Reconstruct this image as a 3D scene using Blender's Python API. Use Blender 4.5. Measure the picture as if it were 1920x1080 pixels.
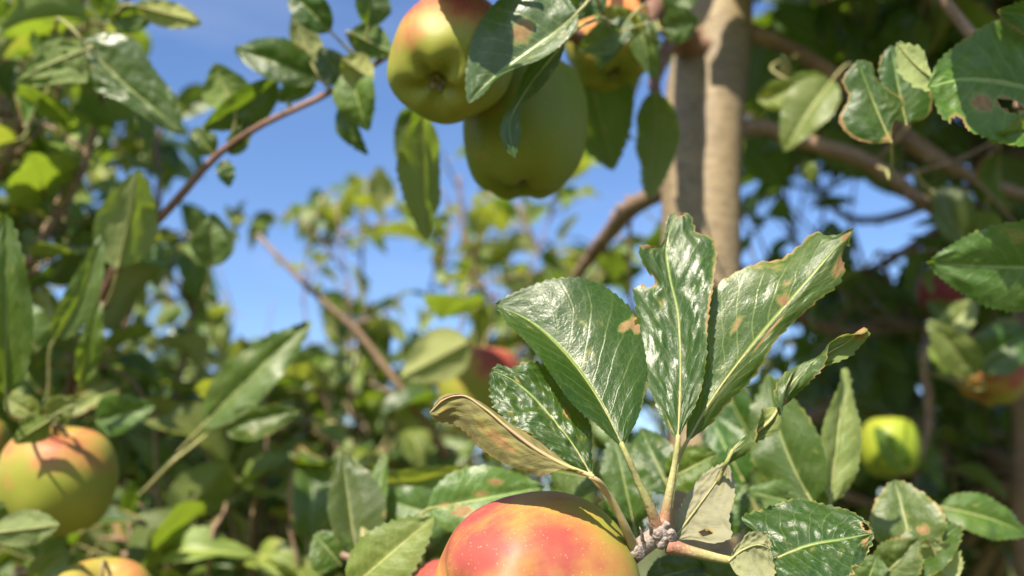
import bpy, math, random
import numpy as np
from mathutils import Vector, Matrix, Quaternion

for o in list(bpy.data.objects):
    bpy.data.objects.remove(o)
SC = bpy.context.scene
COL = SC.collection
rad = math.radians

# ------------------------------------------------------------------ camera
FPX = 1663.0                      # focal length in pixels of a 1920 px wide picture
CAM = np.array([0.0, 0.0, 1.62])
PITCH = rad(16.0)
RIGHT = np.array([1.0, 0.0, 0.0])
FWD = np.array([0.0, math.cos(PITCH), math.sin(PITCH)])
UP = np.array([0.0, -math.sin(PITCH), math.cos(PITCH)])
cd = bpy.data.cameras.new('camera')
cam = bpy.data.objects.new('camera', cd)
COL.objects.link(cam)
cam.location = CAM
cam.rotation_euler = (rad(90) + PITCH, 0, 0)
cd.sensor_width = 36.0
cd.lens = 36.0 * FPX / 1920.0
cd.clip_start = 0.02
cd.clip_end = 3000.0
cd.dof.use_dof = True
cd.dof.focus_distance = 0.345
cd.dof.aperture_fstop = cd.lens / 5.9
SC.camera = cam

# ------------------------------------------------------------------ sky, sun, exposure
SUN_EL, SUN_AZ = rad(46), rad(-154)        # azimuth clockwise from +Y: behind the camera, to its left
SUND = np.array([math.sin(SUN_AZ) * math.cos(SUN_EL), math.cos(SUN_AZ) * math.cos(SUN_EL), math.sin(SUN_EL)])
w = bpy.data.worlds.new('World')
SC.world = w
w.use_nodes = True
nt = w.node_tree
bg = nt.nodes['Background']
sky = nt.nodes.new('ShaderNodeTexSky')
sky.sky_type = 'NISHITA'
sky.sun_disc = False
sky.sun_elevation = SUN_EL
sky.sun_rotation = SUN_AZ
sky.altitude = 300
sky.air_density = 1.0
sky.dust_density = 1.0
sky.ozone_density = 2.5
hs = nt.nodes.new('ShaderNodeHueSaturation')
hs.inputs['Hue'].default_value = 0.506
hs.inputs['Saturation'].default_value = 1.13
nt.links.new(sky.outputs[0], hs.inputs['Color'])
tcw = nt.nodes.new('ShaderNodeTexCoord')
mpw = nt.nodes.new('ShaderNodeMapping')
mpw.inputs['Scale'].default_value = (1.6, 1.6, 6.0)
nt.links.new(tcw.outputs['Generated'], mpw.inputs[0])
nzw = nt.nodes.new('ShaderNodeTexNoise')
nzw.inputs['Scale'].default_value = 2.6
nzw.inputs['Detail'].default_value = 5
nt.links.new(mpw.outputs[0], nzw.inputs['Vector'])
mrw = nt.nodes.new('ShaderNodeMapRange')
mrw.interpolation_type = 'SMOOTHSTEP'
for k_, v_ in ((1, 0.48), (2, 0.80), (3, 0.0), (4, 0.12)):
    mrw.inputs[k_].default_value = v_
nt.links.new(nzw.outputs[0], mrw.inputs[0])
mxw = nt.nodes.new('ShaderNodeMix')
mxw.data_type = 'RGBA'
nt.links.new(mrw.outputs[0], mxw.inputs[0])
nt.links.new(hs.outputs[0], mxw.inputs[6])
mxw.inputs[7].default_value = (4.6, 4.6, 5.0, 1)
nt.links.new(mxw.outputs[2], bg.inputs[0])
bg.inputs[1].default_value = 0.101
sl = bpy.data.lights.new('sun', 'SUN')
sun = bpy.data.objects.new('sun', sl)
COL.objects.link(sun)
sl.energy = 5.0
sl.angle = rad(0.53)
sl.color = (1.0, 0.91, 0.74)
sun.rotation_mode = 'QUATERNION'
sun.rotation_quaternion = Vector(SUND).to_track_quat('Z', 'Y')
SC.view_settings.view_transform = 'Standard'
SC.view_settings.look = 'None'
SC.view_settings.gamma = 1.0
SC.view_settings.exposure = 1.15
SC.cycles.use_denoising = True
SC.cycles.max_bounces = 8
SC.cycles.transparent_max_bounces = 4
SC.cycles.caustics_reflective = False
SC.cycles.caustics_refractive = False
SC.cycles.sample_clamp_indirect = 4.0

# ------------------------------------------------------------------ small helpers
RNG = random.Random(7)


def P(px, py, d):
    """point seen at pixel (px, py) of the 1920x1080 picture, d metres in front of the camera"""
    return CAM + d * ((px - 960.0) / FPX * RIGHT + (540.0 - py) / FPX * UP + FWD)


def PP(pts):
    return np.array([P(*p) for p in pts])


def V(r, u, f):
    v = r * RIGHT + u * UP + f * FWD
    return v / np.linalg.norm(v)


def project(p):
    q = np.asarray(p) - CAM
    d = q @ FWD
    return 960 + FPX * (q @ RIGHT) / d, 540 - FPX * (q @ UP) / d, d


def nrm(a):
    return a / np.maximum(np.linalg.norm(a, axis=-1, keepdims=True), 1e-12)


def spline(pts, t):
    """smooth curve through pts, parametrised by chord length, sampled at t in 0..1"""
    pts = np.asarray(pts, float)
    seg = np.linalg.norm(np.diff(pts, axis=0), axis=1)
    s = np.concatenate([[0], np.cumsum(np.maximum(seg, 1e-9))])
    s /= s[-1]
    n = len(pts)
    m = np.zeros_like(pts)
    for i in range(n):
        if i == 0:
            m[i] = (pts[1] - pts[0]) / (s[1] - s[0])
        elif i == n - 1:
            m[i] = (pts[-1] - pts[-2]) / (s[-1] - s[-2])
        else:
            h0, h1 = s[i] - s[i - 1], s[i + 1] - s[i]
            d0, d1 = (pts[i] - pts[i - 1]) / h0, (pts[i + 1] - pts[i]) / h1
            m[i] = (d0 * h1 + d1 * h0) / (h0 + h1)
    t = np.clip(np.asarray(t, float), 0, 1)
    k = np.clip(np.searchsorted(s, t, 'right') - 1, 0, n - 2)
    h = s[k + 1] - s[k]
    x = ((t - s[k]) / h)[:, None]
    h = h[:, None]
    return ((2 * x**3 - 3 * x**2 + 1) * pts[k] + (x**3 - 2 * x**2 + x) * h * m[k]
            + (-2 * x**3 + 3 * x**2) * pts[k + 1] + (x**3 - x**2) * h * m[k + 1])


def vnoise(x, y, seed=0):
    """smooth value noise in 0..1"""
    x = np.asarray(x, float)
    y = np.asarray(y, float)
    xi, yi = np.floor(x).astype(np.int64), np.floor(y).astype(np.int64)
    fx, fy = x - xi, y - yi
    fx, fy = fx * fx * (3 - 2 * fx), fy * fy * (3 - 2 * fy)

    def hsh(a, b):
        h = (a * 374761393 + b * 668265263 + seed * 974634777) & 0x7fffffff
        h = ((h ^ (h >> 13)) * 1274126177) & 0x7fffffff
        return ((h ^ (h >> 16)) & 0xffff) / 65535.0
    return ((hsh(xi, yi) * (1 - fx) + hsh(xi + 1, yi) * fx) * (1 - fy)
            + (hsh(xi, yi + 1) * (1 - fx) + hsh(xi + 1, yi + 1) * fx) * fy)


class Mesh:
    """collects vertices, faces, uv, a float attribute and material indices"""

    def __init__(self):
        self.v, self.uv, self.a, self.f, self.m, self.n = [], [], [], [], [], 0

    def add(self, v, f, uv=None, a=None, mat=0):
        k = len(v)
        self.v.append(np.asarray(v, float))
        self.uv.append(np.zeros((k, 2)) if uv is None else np.asarray(uv, float))
        self.a.append(np.zeros(k) if a is None else np.asarray(a, float))
        for q in f:
            self.f.append(tuple(int(i) + self.n for i in q))
            self.m.append(mat)
        self.n += k

    def grid(self, V3, uv=None, a=None, mat=0, keep=None, wrap=False):
        r, c = V3.shape[:2]
        idx = np.arange(r * c).reshape(r, c)
        f = []
        cc = c if wrap else c - 1
        for i in range(r - 1):
            for j in range(cc):
                if keep is not None and not keep[i, j]:
                    continue
                j2 = (j + 1) % c
                f.append((idx[i, j], idx[i, j2], idx[i + 1, j2], idx[i + 1, j]))
        self.add(V3.reshape(-1, 3), f, None if uv is None else uv.reshape(-1, 2), None if a is None else a.reshape(-1), mat)

    def tube(self, pts, r, seg=8, n=None, mat=0, lump=0.0, seed=0, cap=True, av=None):
        pts = np.asarray(pts, float)
        n = n or max(4, 3 * len(pts))
        t = np.linspace(0, 1, n)
        C = spline(pts, t)
        r = np.interp(t, np.linspace(0, 1, len(r)), r) if np.ndim(r) else np.full(n, r)
        T = nrm(np.gradient(C, axis=0))
        ref = np.array([0.31, 0.22, 0.92])
        if abs(T[0] @ ref) > 0.9:
            ref = np.array([0.9, 0.3, 0.1])
        A = np.zeros_like(C)
        a = ref - T[0] * (ref @ T[0])
        A[0] = a / np.linalg.norm(a)
        for i in range(1, n):
            a = A[i - 1] - T[i] * (A[i - 1] @ T[i])
            A[i] = a / np.linalg.norm(a)
        B = np.cross(T, A)
        ang = np.linspace(0, 2 * np.pi, seg, endpoint=False)
        L = np.concatenate([[0], np.cumsum(np.linalg.norm(np.diff(C, axis=0), axis=1))])
        R = r[:, None] * np.ones((1, seg))
        if lump:
            aa = ang[None, :] * np.ones((n, 1))
            R = R * (1 + lump * (vnoise(L[:, None] / (r.mean() * 2.5) + 7 * np.cos(aa) * 0 + seed, 2.2 + 1.4 * np.cos(aa), seed)
                                 + vnoise(L[:, None] / (r.mean() * 2.5), 5.2 + 1.4 * np.sin(aa), seed + 3) - 1.0))
        G = C[:, None] + R[..., None] * (np.cos(ang)[None, :, None] * A[:, None] + np.sin(ang)[None, :, None] * B[:, None])
        uv = np.stack(np.broadcast_arrays(L[:, None] * 10, ang[None, :] / (2 * np.pi)), -1)
        ta = None if av is None else np.interp(t, np.linspace(0, 1, len(av)), av)[:, None] * np.ones((1, seg))
        self.grid(G, uv, ta, mat, wrap=True)
        if cap:
            b = self.n
            self.add(np.array([C[0] - T[0] * r[0] * .3, C[-1] + T[-1] * r[-1] * .5]), [], np.zeros((2, 2)), None, mat)
            o0, o1 = b - n * seg, b - seg
            for j in range(seg):
                self.f.append((b, o0 + (j + 1) % seg, o0 + j)); self.m.append(mat)
                self.f.append((b + 1, o1 + j, o1 + (j + 1) % seg)); self.m.append(mat)
        return C

    def data(self, name, mats, offset=None, attr='dry'):
        v = np.concatenate(self.v)
        if offset is not None:
            v = v - offset
        me = bpy.data.meshes.new(name)
        me.from_pydata(v.tolist(), [], self.f)
        uvs = np.concatenate(self.uv)
        li = np.empty(len(me.loops), np.int32)
        me.loops.foreach_get('vertex_index', li)
        ul = me.uv_layers.new(name='UVMap')
        ul.data.foreach_set('uv', uvs[li].astype(np.float32).ravel())
        at = me.attributes.new(attr, 'FLOAT', 'POINT')
        at.data.foreach_set('value', np.concatenate(self.a).astype(np.float32))
        for m in mats:
            me.materials.append(m)
        me.polygons.foreach_set('material_index', np.array(self.m, np.int32))
        me.polygons.foreach_set('use_smooth', np.ones(len(me.polygons), bool))
        me.update()
        return me


def link(name, me, parent=None, label=None, cat=None, group=None, kind=None):
    o = bpy.data.objects.new(name, me)
    COL.objects.link(o)
    o.parent = parent
    for k, val in (('label', label), ('category', cat), ('group', group), ('kind', kind)):
        if val:
            o[k] = val
    return o


# ------------------------------------------------------------------ materials
class NT:
    def __init__(self, name):
        self.mat = bpy.data.materials.new(name)
        self.mat.use_nodes = True
        self.t = self.mat.node_tree
        self.t.nodes.clear()
        self.out = self.n('OutputMaterial')

    def n(self, kind, **kw):
        x = self.t.nodes.new('ShaderNode' + kind)
        for k, v in kw.items():
            setattr(x, k, v)
        return x

    def set(self, sock, v):
        if hasattr(v, 'is_output'):
            self.t.links.new(v, sock)
        else:
            if sock.type == 'RGBA' and len(v) == 3:
                v = (*v, 1.0)
            sock.default_value = v

    def m(self, op, a, b=0.0, c=None, clamp=False):
        x = self.n('Math', operation=op, use_clamp=clamp)
        self.set(x.inputs[0], a)
        self.set(x.inputs[1], b)
        if c is not None:
            self.set(x.inputs[2], c)
        return x.outputs[0]

    def mix(self, f, a, b, blend='MIX'):
        x = self.n('Mix', data_type='RGBA', blend_type=blend)
        self.set(x.inputs[0], f)
        self.set(x.inputs[6], a)
        self.set(x.inputs[7], b)
        return x.outputs[2]

    def ss(self, v, lo, hi, a=0.0, b=1.0):
        x = self.n('MapRange', interpolation_type='SMOOTHSTEP')
        self.set(x.inputs[0], v)
        for i, q in enumerate((lo, hi, a, b)):
            self.set(x.inputs[i + 1], q)
        return x.outputs[0]

    def noise(self, vec, scale, detail=3, rough=0.5, color=False):
        x = self.n('TexNoise')
        self.set(x.inputs['Vector'], vec)
        x.inputs['Scale'].default_value = scale
        x.inputs['Detail'].default_value = detail
        x.inputs['Roughness'].default_value = rough
        return x.outputs[1 if color else 0]

    def vor(self, vec, scale, feature='F1', rnd=1.0):
        x = self.n('TexVoronoi', feature=feature)
        self.set(x.inputs['Vector'], vec)
        x.inputs['Scale'].default_value = scale
        x.inputs['Randomness'].default_value = rnd
        return x.outputs['Distance']

    def attr(self, name):
        return self.n('Attribute', attribute_name=name).outputs['Fac']

    def comb(self, x, y, z=0.0):
        c = self.n('CombineXYZ')
        for i, q in enumerate((x, y, z)):
            self.set(c.inputs[i], q)
        return c.outputs[0]

    def bump(self, h, strength, dist, normal=None):
        b = self.n('Bump')
        self.set(b.inputs['Height'], h)
        b.inputs['Strength'].default_value = strength
        b.inputs['Distance'].default_value = dist
        if normal is not None:
            self.set(b.inputs['Normal'], normal)
        return b.outputs[0]

    def principled(self, **kw):
        p = self.n('BsdfPrincipled')
        for k, v in kw.items():
            self.set(p.inputs[k.replace('_', ' ')], v)
        return p


def leaf_material(name, top, top2, under, vein, trans, fine=True, gloss=0.36):
    t = NT(name)
    uvn = t.n('UVMap', uv_map='UVMap').outputs[0]
    sp = t.n('SeparateXYZ')
    t.set(sp.inputs[0], uvn)
    u, v = sp.outputs[0], sp.outputs[1]
    a = t.m('ABSOLUTE', t.m('MULTIPLY_ADD', v, 2.0, -1.0))
    rnd = t.m('FRACT', t.m('ADD', t.n('ObjectInfo').outputs['Random'], t.n('NewGeometry').outputs['Random Per Island']))
    seed = t.m('MULTIPLY', rnd, 37.0)
    q = t.comb(u, t.m('MULTIPLY', v, 0.62), seed)
    wob = t.m('MULTIPLY_ADD', t.noise(q, 5.0, 2), 0.10, -0.05)
    # side veins leave the midrib and sweep towards the tip
    vv = t.m('FRACT', t.m('MULTIPLY', t.m('ADD', t.m('SUBTRACT', u, t.m('MULTIPLY', t.m('POWER', a, 0.9), 0.27)), wob), 10.5))
    dv = t.m('ABSOLUTE', t.m('SUBTRACT', vv, 0.5))
    side = t.ss(dv, 0.018, 0.075, 1.0, 0.0)
    side = t.m('MULTIPLY', side, t.ss(a, 0.55, 1.0, 1.0, 0.25))
    mid = t.ss(a, 0.015, 0.055, 1.0, 0.0)
    net = t.ss(t.vor(t.comb(u, t.m('MULTIPLY', v, 0.62), 0.0), 34.0, 'DISTANCE_TO_EDGE'), 0.0, 0.09, 1.0, 0.0)
    big = t.noise(q, 2.2, 3)
    back = t.n('NewGeometry').outputs['Backfacing']
    ctop = t.mix(t.ss(big, 0.3, 0.7), top, top2)
    ctop = t.mix(t.m('MULTIPLY', t.noise(q, 46.0, 2), 0.55), ctop, tuple(c * 0.62 for c in top), 'MIX')
    veinmask = t.m('MAXIMUM', t.m('MAXIMUM', mid, t.m('MULTIPLY', side, 0.30)), t.m('MULTIPLY', net, 0.12))
    ctop = t.mix(veinmask, ctop, vein)
    cund = t.mix(t.m('MAXIMUM', mid, t.m('MULTIPLY', side, 0.45)), under, tuple(min(1, c * 1.25) for c in under))
    cund = t.mix(t.m('MULTIPLY', t.m('MAXIMUM', net, t.noise(q, 60.0, 2)), 0.40), cund, tuple(c * 0.66 for c in under))
    col = t.mix(back, ctop, cund)
    dust = t.m('MULTIPLY', t.ss(t.noise(t.comb(u, t.m('MULTIPLY', v, 0.62), t.m('ADD', seed, 4.0)), 6.0, 5, 0.7), 0.45, 0.75), 0.16)
    col = t.mix(dust, col, (0.30, 0.30, 0.20))
    # leaves differ: some yellower, some darker
    hsv = t.n('HueSaturation')
    t.set(hsv.inputs['Hue'], t.m('MULTIPLY_ADD', rnd, 0.045, 0.474))
    t.set(hsv.inputs['Saturation'], t.m('MULTIPLY_ADD', t.m('FRACT', t.m('MULTIPLY', rnd, 7.3)), 0.25, 0.88))
    t.set(hsv.inputs['Value'], t.m('MULTIPLY_ADD', t.m('FRACT', t.m('MULTIPLY', rnd, 13.7)), 0.60, 0.75))
    t.set(hsv.inputs['Color'], col)
    col = hsv.outputs[0]
    # scorched patches and margins
    dry = t.attr('dry')
    dn = t.m('ADD', dry, t.m('MULTIPLY', t.m('SUBTRACT', t.noise(q, 17.0, 5, 0.68), 0.5), 1.15))
    dry1 = t.ss(dn, 0.42, 0.60)
    spot = t.ss(t.noise(t.comb(u, t.m('MULTIPLY', v, 0.62), t.m('ADD', seed, 9.0)), 7.0, 3, 0.6), 0.70, 0.74)
    spn = t.noise(t.comb(u, t.m('MULTIPLY', v, 0.62), t.m('ADD', seed, 9.0)), 7.0, 3, 0.6)
    col = t.mix(t.m('MULTIPLY', t.ss(spn, 0.62, 0.72), 0.6), col, (0.22, 0.22, 0.05))
    dcol = t.mix(t.noise(q, 28.0, 3), (0.150, 0.062, 0.018), (0.46, 0.31, 0.14))
    col = t.mix(t.m('MULTIPLY', t.ss(dn, 0.22, 0.45), 0.55), col, (0.26, 0.26, 0.06))
    dm = t.m('MAXIMUM', dry1, t.m('MULTIPLY', spot, 0.75))
    col = t.mix(dm, col, dcol)
    h = t.m('ADD', t.m('MULTIPLY', veinmask, -0.5),
            t.m('ADD', t.m('MULTIPLY', t.noise(q, 16.0, 3, 0.6), 0.45), t.m('ADD', t.m('MULTIPLY', t.noise(q, 42.0, 3), 0.45), t.m('MULTIPLY', t.noise(q, 110.0, 2), 0.16))))
    if fine:
        nb = t.bump(h, 0.42, 0.0009)
    else:
        nb = t.bump(h, 0.5, 0.0011)
    rough = t.m('ADD', t.m('MULTIPLY', back, 0.34), t.m('ADD', t.m('MULTIPLY_ADD', t.noise(q, 9.0, 3), 0.16, gloss - 0.10), t.m('MULTIPLY', t.ss(t.noise(t.comb(u, v, seed), 3.0, 3), 0.42, 0.66), 0.08)))
    rough = t.m('MAXIMUM', rough, t.m('MULTIPLY', dm, 0.75))
    spec = t.m('SUBTRACT', 0.46, t.m('MULTIPLY', back, 0.28))
    pr = t.principled(Base_Color=col, Roughness=rough, Specular_IOR_Level=spec, Normal=nb)
    tr = t.n('BsdfTranslucent')
    tc = t.mix(t.m('MULTIPLY', veinmask, 0.45), trans, tuple(c * 0.6 for c in trans))
    tc = t.mix(dm, tc, (0.22, 0.10, 0.03))
    t.set(tr.inputs[0], tc)
    t.set(tr.inputs['Normal'], nb)
    mx = t.n('MixShader')
    mx.inputs[0].default_value = 0.28
    t.t.links.new(pr.outputs[0], mx.inputs[1])
    t.t.links.new(tr.outputs[0], mx.inputs[2])
    t.t.links.new(mx.outputs[0], t.out.inputs[0])
    return t.mat


def bark_material(name, c1, c2, c3, scale=1.0, lent=True):
    t = NT(name)
    tc = t.n('TexCoord').outputs['Object']
    mp = t.n('Mapping')
    t.set(mp.inputs[0], tc)
    mp.inputs['Scale'].default_value = (1.0, 1.0, 2.3)       # bands run round the stem
    n1 = t.noise(tc, 14.0 * scale, 4, 0.6)
    n2 = t.noise(mp.outputs[0], 90.0 * scale, 4, 0.65)
    n3 = t.noise(mp.outputs[0], 34.0 * scale, 3)
    col = t.mix(t.ss(n1, 0.35, 0.65), c1, c2)
    col = t.mix(t.m('MULTIPLY', t.ss(n2, 0.48, 0.72), 0.55), col, c3)
    col = t.mix(t.m('MULTIPLY', t.ss(t.noise(tc, 7.0, 5, 0.7), 0.46, 0.68), 0.55), col, tuple(c * .55 for c in c1))
    col = t.mix(t.m('MULTIPLY', t.ss(n3, 0.55, 0.75), 0.4), col, tuple(c * 1.35 for c in c2))
    h = t.m('ADD', t.m('MULTIPLY', n2, 0.5), n3)
    if lent:
        mp2 = t.n('Mapping')
        t.set(mp2.inputs[0], tc)
        mp2.inputs['Scale'].default_value = (1.0, 1.0, 2.0)
        vd = t.vor(mp2.outputs[0], 75.0 * scale)
        col = t.mix(t.m('MULTIPLY', t.ss(t.m('ABSOLUTE', t.m('SUBTRACT', vd, 0.30)), 0.0, 0.09, 1.0, 0.0), 0.45), col, tuple(c * .5 for c in c3))
        d = t.ss(vd, 0.12, 0.26, 1.0, 0.0)
        d = t.m('MULTIPLY', d, t.ss(t.noise(tc, 22.0, 1), 0.45, 0.55))
        col = t.mix(t.m('MULTIPLY', d, 0.55), col, tuple(min(1, c * 1.9) for c in c2))
        h = t.m('ADD', h, t.m('MULTIPLY', d, 0.8))
    pr = t.principled(Base_Color=col, Roughness=0.62, Specular_IOR_Level=0.35, Normal=t.bump(h, 1.0, 0.0013))
    t.t.links.new(pr.outputs[0], t.out.inputs[0])
    return t.mat


def apple_material(name, ground, mid, red, deep):
    t = NT(name)
    tc = t.n('TexCoord').outputs['Object']
    b = t.attr('blush')
    uvn = t.n('UVMap', uv_map='UVMap').outputs[0]
    sp = t.n('SeparateXYZ')
    t.set(sp.inputs[0], uvn)
    streak = t.noise(t.comb(t.m('MULTIPLY', sp.outputs[0], 64.0), t.m('MULTIPLY', sp.outputs[1], 3.0), 0.0), 1.0, 4, 0.6)
    patch = t.noise(tc, 42.0, 4, 0.55)
    wide = t.noise(tc, 17.0, 3, 0.5)
    k = t.m('ADD', b, t.m('ADD', t.m('MULTIPLY', t.m('SUBTRACT', streak, 0.5), 0.24),
                          t.m('ADD', t.m('MULTIPLY', t.m('SUBTRACT', patch, 0.5), 1.0), t.m('MULTIPLY', t.m('SUBTRACT', wide, 0.5), 0.9))))
    col = t.mix(t.ss(wide, 0.3, 0.7), ground, tuple(g * f for g, f in zip(ground, (0.82, 1.0, 0.8))))
    col = t.mix(t.ss(k, 0.08, 0.48), col, mid)
    col = t.mix(t.ss(k, 0.32, 0.72), col, red)
    col = t.mix(t.ss(k, 0.80, 1.05), col, deep)
    dot = t.ss(t.vor(tc, 560.0), 0.06, 0.24, 1.0, 0.0)
    speck = t.ss(t.vor(tc, 210.0), 0.03, 0.09, 1.0, 0.0)
    col = t.mix(t.m('MULTIPLY', t.m('MULTIPLY', speck, t.ss(t.noise(tc, 60.0, 1), 0.5, 0.6)), 0.6), col, (0.16, 0.08, 0.03))
    dot = t.m('MULTIPLY', dot, t.ss(t.noise(tc, 330.0, 0), 0.38, 0.55))
    col = t.mix(t.m('MULTIPLY', dot, t.m('MULTIPLY', t.noise(tc, 400.0, 1), 0.9)), col, (0.55, 0.40, 0.20))
    rus = t.ss(t.noise(tc, 75.0, 3), 0.64, 0.74)
    col = t.mix(t.m('MULTIPLY', rus, 0.45), col, (0.30, 0.16, 0.05))
    h = t.m('ADD', t.m('MULTIPLY', t.noise(tc, 55.0, 3), 1.3), t.m('ADD', t.m('MULTIPLY', t.noise(tc, 900.0, 2), 0.12), t.m('MULTIPLY', dot, 0.25)))
    pr = t.principled(Base_Color=col, Roughness=t.m('MULTIPLY_ADD', t.noise(tc, 50.0, 2), 0.22, 0.40), Specular_IOR_Level=0.28,
                      Subsurface_Weight=0.12, Subsurface_Scale=0.004, Normal=t.bump(h, 0.35, 0.0006))
    pr.inputs['Subsurface Radius'].default_value = (1.0, 0.55, 0.2)
    t.t.links.new(pr.outputs[0], t.out.inputs[0])
    return t.mat


def simple_material(name, c1, c2, scale, rough=0.6, bump=0.4, dist=0.001):
    t = NT(name)
    tc = t.n('TexCoord').outputs['Object']
    n1 = t.noise(tc, scale, 4, 0.6)
    pr = t.principled(Base_Color=t.mix(t.ss(n1, 0.3, 0.7), c1, c2), Roughness=rough, Specular_IOR_Level=0.35,
                      Normal=t.bump(t.noise(tc, scale * 3, 3), bump, dist))
    t.t.links.new(pr.outputs[0], t.out.inputs[0])
    return t.mat


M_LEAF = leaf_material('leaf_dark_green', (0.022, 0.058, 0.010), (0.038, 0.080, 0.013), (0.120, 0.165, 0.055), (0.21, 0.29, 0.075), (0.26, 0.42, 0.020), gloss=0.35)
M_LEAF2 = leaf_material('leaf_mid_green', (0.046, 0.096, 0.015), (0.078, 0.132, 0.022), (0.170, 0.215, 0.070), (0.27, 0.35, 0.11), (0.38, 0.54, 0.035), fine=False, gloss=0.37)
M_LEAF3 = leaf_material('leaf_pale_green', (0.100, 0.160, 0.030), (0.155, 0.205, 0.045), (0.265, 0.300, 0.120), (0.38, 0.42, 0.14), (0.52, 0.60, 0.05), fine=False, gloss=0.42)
M_DRY = leaf_material('leaf_withered', (0.10, 0.12, 0.03), (0.16, 0.16, 0.05), (0.235, 0.225, 0.095), (0.30, 0.24, 0.10), (0.30, 0.24, 0.06), gloss=0.5)
def petiole_material(name):
    t = NT(name)
    tc = t.n('TexCoord').outputs['Object']
    n1 = t.noise(tc, 90.0, 4, 0.6)
    col = t.mix(t.ss(n1, 0.3, 0.7), (0.24, 0.25, 0.080), (0.34, 0.30, 0.13))
    col = t.mix(t.attr('dry'), col, (0.30, 0.11, 0.085))
    col = t.mix(t.m('MULTIPLY', t.ss(t.noise(tc, 900.0, 2), 0.5, 0.7), 0.35), col, (0.48, 0.46, 0.34))
    pr = t.principled(Base_Color=col, Roughness=0.6, Specular_IOR_Level=0.25, Normal=t.bump(t.noise(tc, 500.0, 3), 0.6, 0.0006))
    t.t.links.new(pr.outputs[0], t.out.inputs[0])
    return t.mat


M_PETI = petiole_material('petiole_green')
M_PALE = leaf_material('leaf_downy', (0.16, 0.20, 0.06), (0.22, 0.24, 0.08), (0.37, 0.37, 0.21), (0.38, 0.40, 0.2), (0.40, 0.42, 0.12), gloss=0.5)
M_PETIRED = simple_material('petiole_reddish', (0.36, 0.33, 0.13), (0.40, 0.24, 0.15), 40.0, 0.55)
M_TRUNK = bark_material('trunk_bark', (0.190, 0.143, 0.088), (0.275, 0.205, 0.118), (0.085, 0.062, 0.040))
M_BARK = bark_material('branch_bark', (0.21, 0.135, 0.090), (0.30, 0.20, 0.130), (0.11, 0.070, 0.050), 1.6)
M_TWIG = bark_material('twig_bark', (0.17, 0.090, 0.065), (0.24, 0.135, 0.095), (0.09, 0.050, 0.040), 2.5)
M_SPUR = simple_material('spur_bark', (0.20, 0.150, 0.125), (0.37, 0.31, 0.275), 260.0, 0.8, 0.9, 0.0012)
M_APPLE = apple_material('apple_skin_blushed', (0.270, 0.245, 0.042), (0.355, 0.185, 0.052), (0.285, 0.058, 0.044), (0.21, 0.030, 0.034))
M_APPLEG = apple_material('apple_skin_green', (0.20, 0.205, 0.026), (0.32, 0.235, 0.035), (0.60, 0.22, 0.070), (0.50, 0.08, 0.050))  # colour darkened to stand in for shade on the upper green apple
M_APPLEY = apple_material('apple_skin_yellow', (0.27, 0.29, 0.028), (0.32, 0.28, 0.04), (0.50, 0.22, 0.070), (0.45, 0.08, 0.050))
M_CALYX = simple_material('calyx_brown', (0.10, 0.075, 0.045), (0.25, 0.21, 0.13), 200.0, 0.85, 0.8)
M_STALK = simple_material('apple_stalk', (0.22, 0.15, 0.07), (0.30, 0.26, 0.11), 90.0, 0.7)

# ------------------------------------------------------------------ setting: ground
t = NT('orchard_grass')
tc = t.n('TexCoord').outputs['Object']
c = t.mix(t.ss(t.noise(tc, 0.35, 5, 0.6), 0.35, 0.65), (0.060, 0.095, 0.026), (0.20, 0.17, 0.085))
c = t.mix(t.m('MULTIPLY', t.noise(tc, 14.0, 4, 0.7), 0.6), c, (0.035, 0.055, 0.016))
pr = t.principled(Base_Color=c, Roughness=0.95, Specular_IOR_Level=0.1, Normal=t.bump(t.noise(tc, 22.0, 4), 1.0, 0.05))
t.t.links.new(pr.outputs[0], t.out.inputs[0])
g = Mesh()
xs = np.concatenate([-np.geomspace(2000, 0.6, 40), [0], np.geomspace(0.6, 2000, 40)])
X, Y = np.meshgrid(xs, xs, indexing='xy')
near = np.exp(-(X**2 + Y**2) / 900.0)
Z = 0.10 * (vnoise(X * 0.6, Y * 0.6, 3) - 0.5) * near - 0.02
g.grid(np.stack([X, Y, Z], -1))
link('ground', g.data('ground', [t.mat]), kind='structure')


# ------------------------------------------------------------------ tree builders
class Tree:
    def __init__(self, label, base, group=None):
        self.base = np.array(base, float)
        self.e = bpy.data.objects.new('apple_tree', None)
        COL.objects.link(self.e)
        self.e.location = self.base
        self.e['label'] = label
        self.e['category'] = 'tree'
        self.e['group'] = group or 'apple trees of the orchard'
        self.nleaf = 0
        self.pending = []
        self.loose = None

    def part(self, name, mesh, mats, label=None, parent=None, kind=None):
        return link(name, mesh.data(name, mats, self.base), parent or self.e, label=label, kind=kind)


def prof(u):
    w = np.sin(np.pi * np.clip(u, 0, 1) ** 0.82) ** 0.78 * (1 - 0.22 * u)
    return w / 0.90


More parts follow.
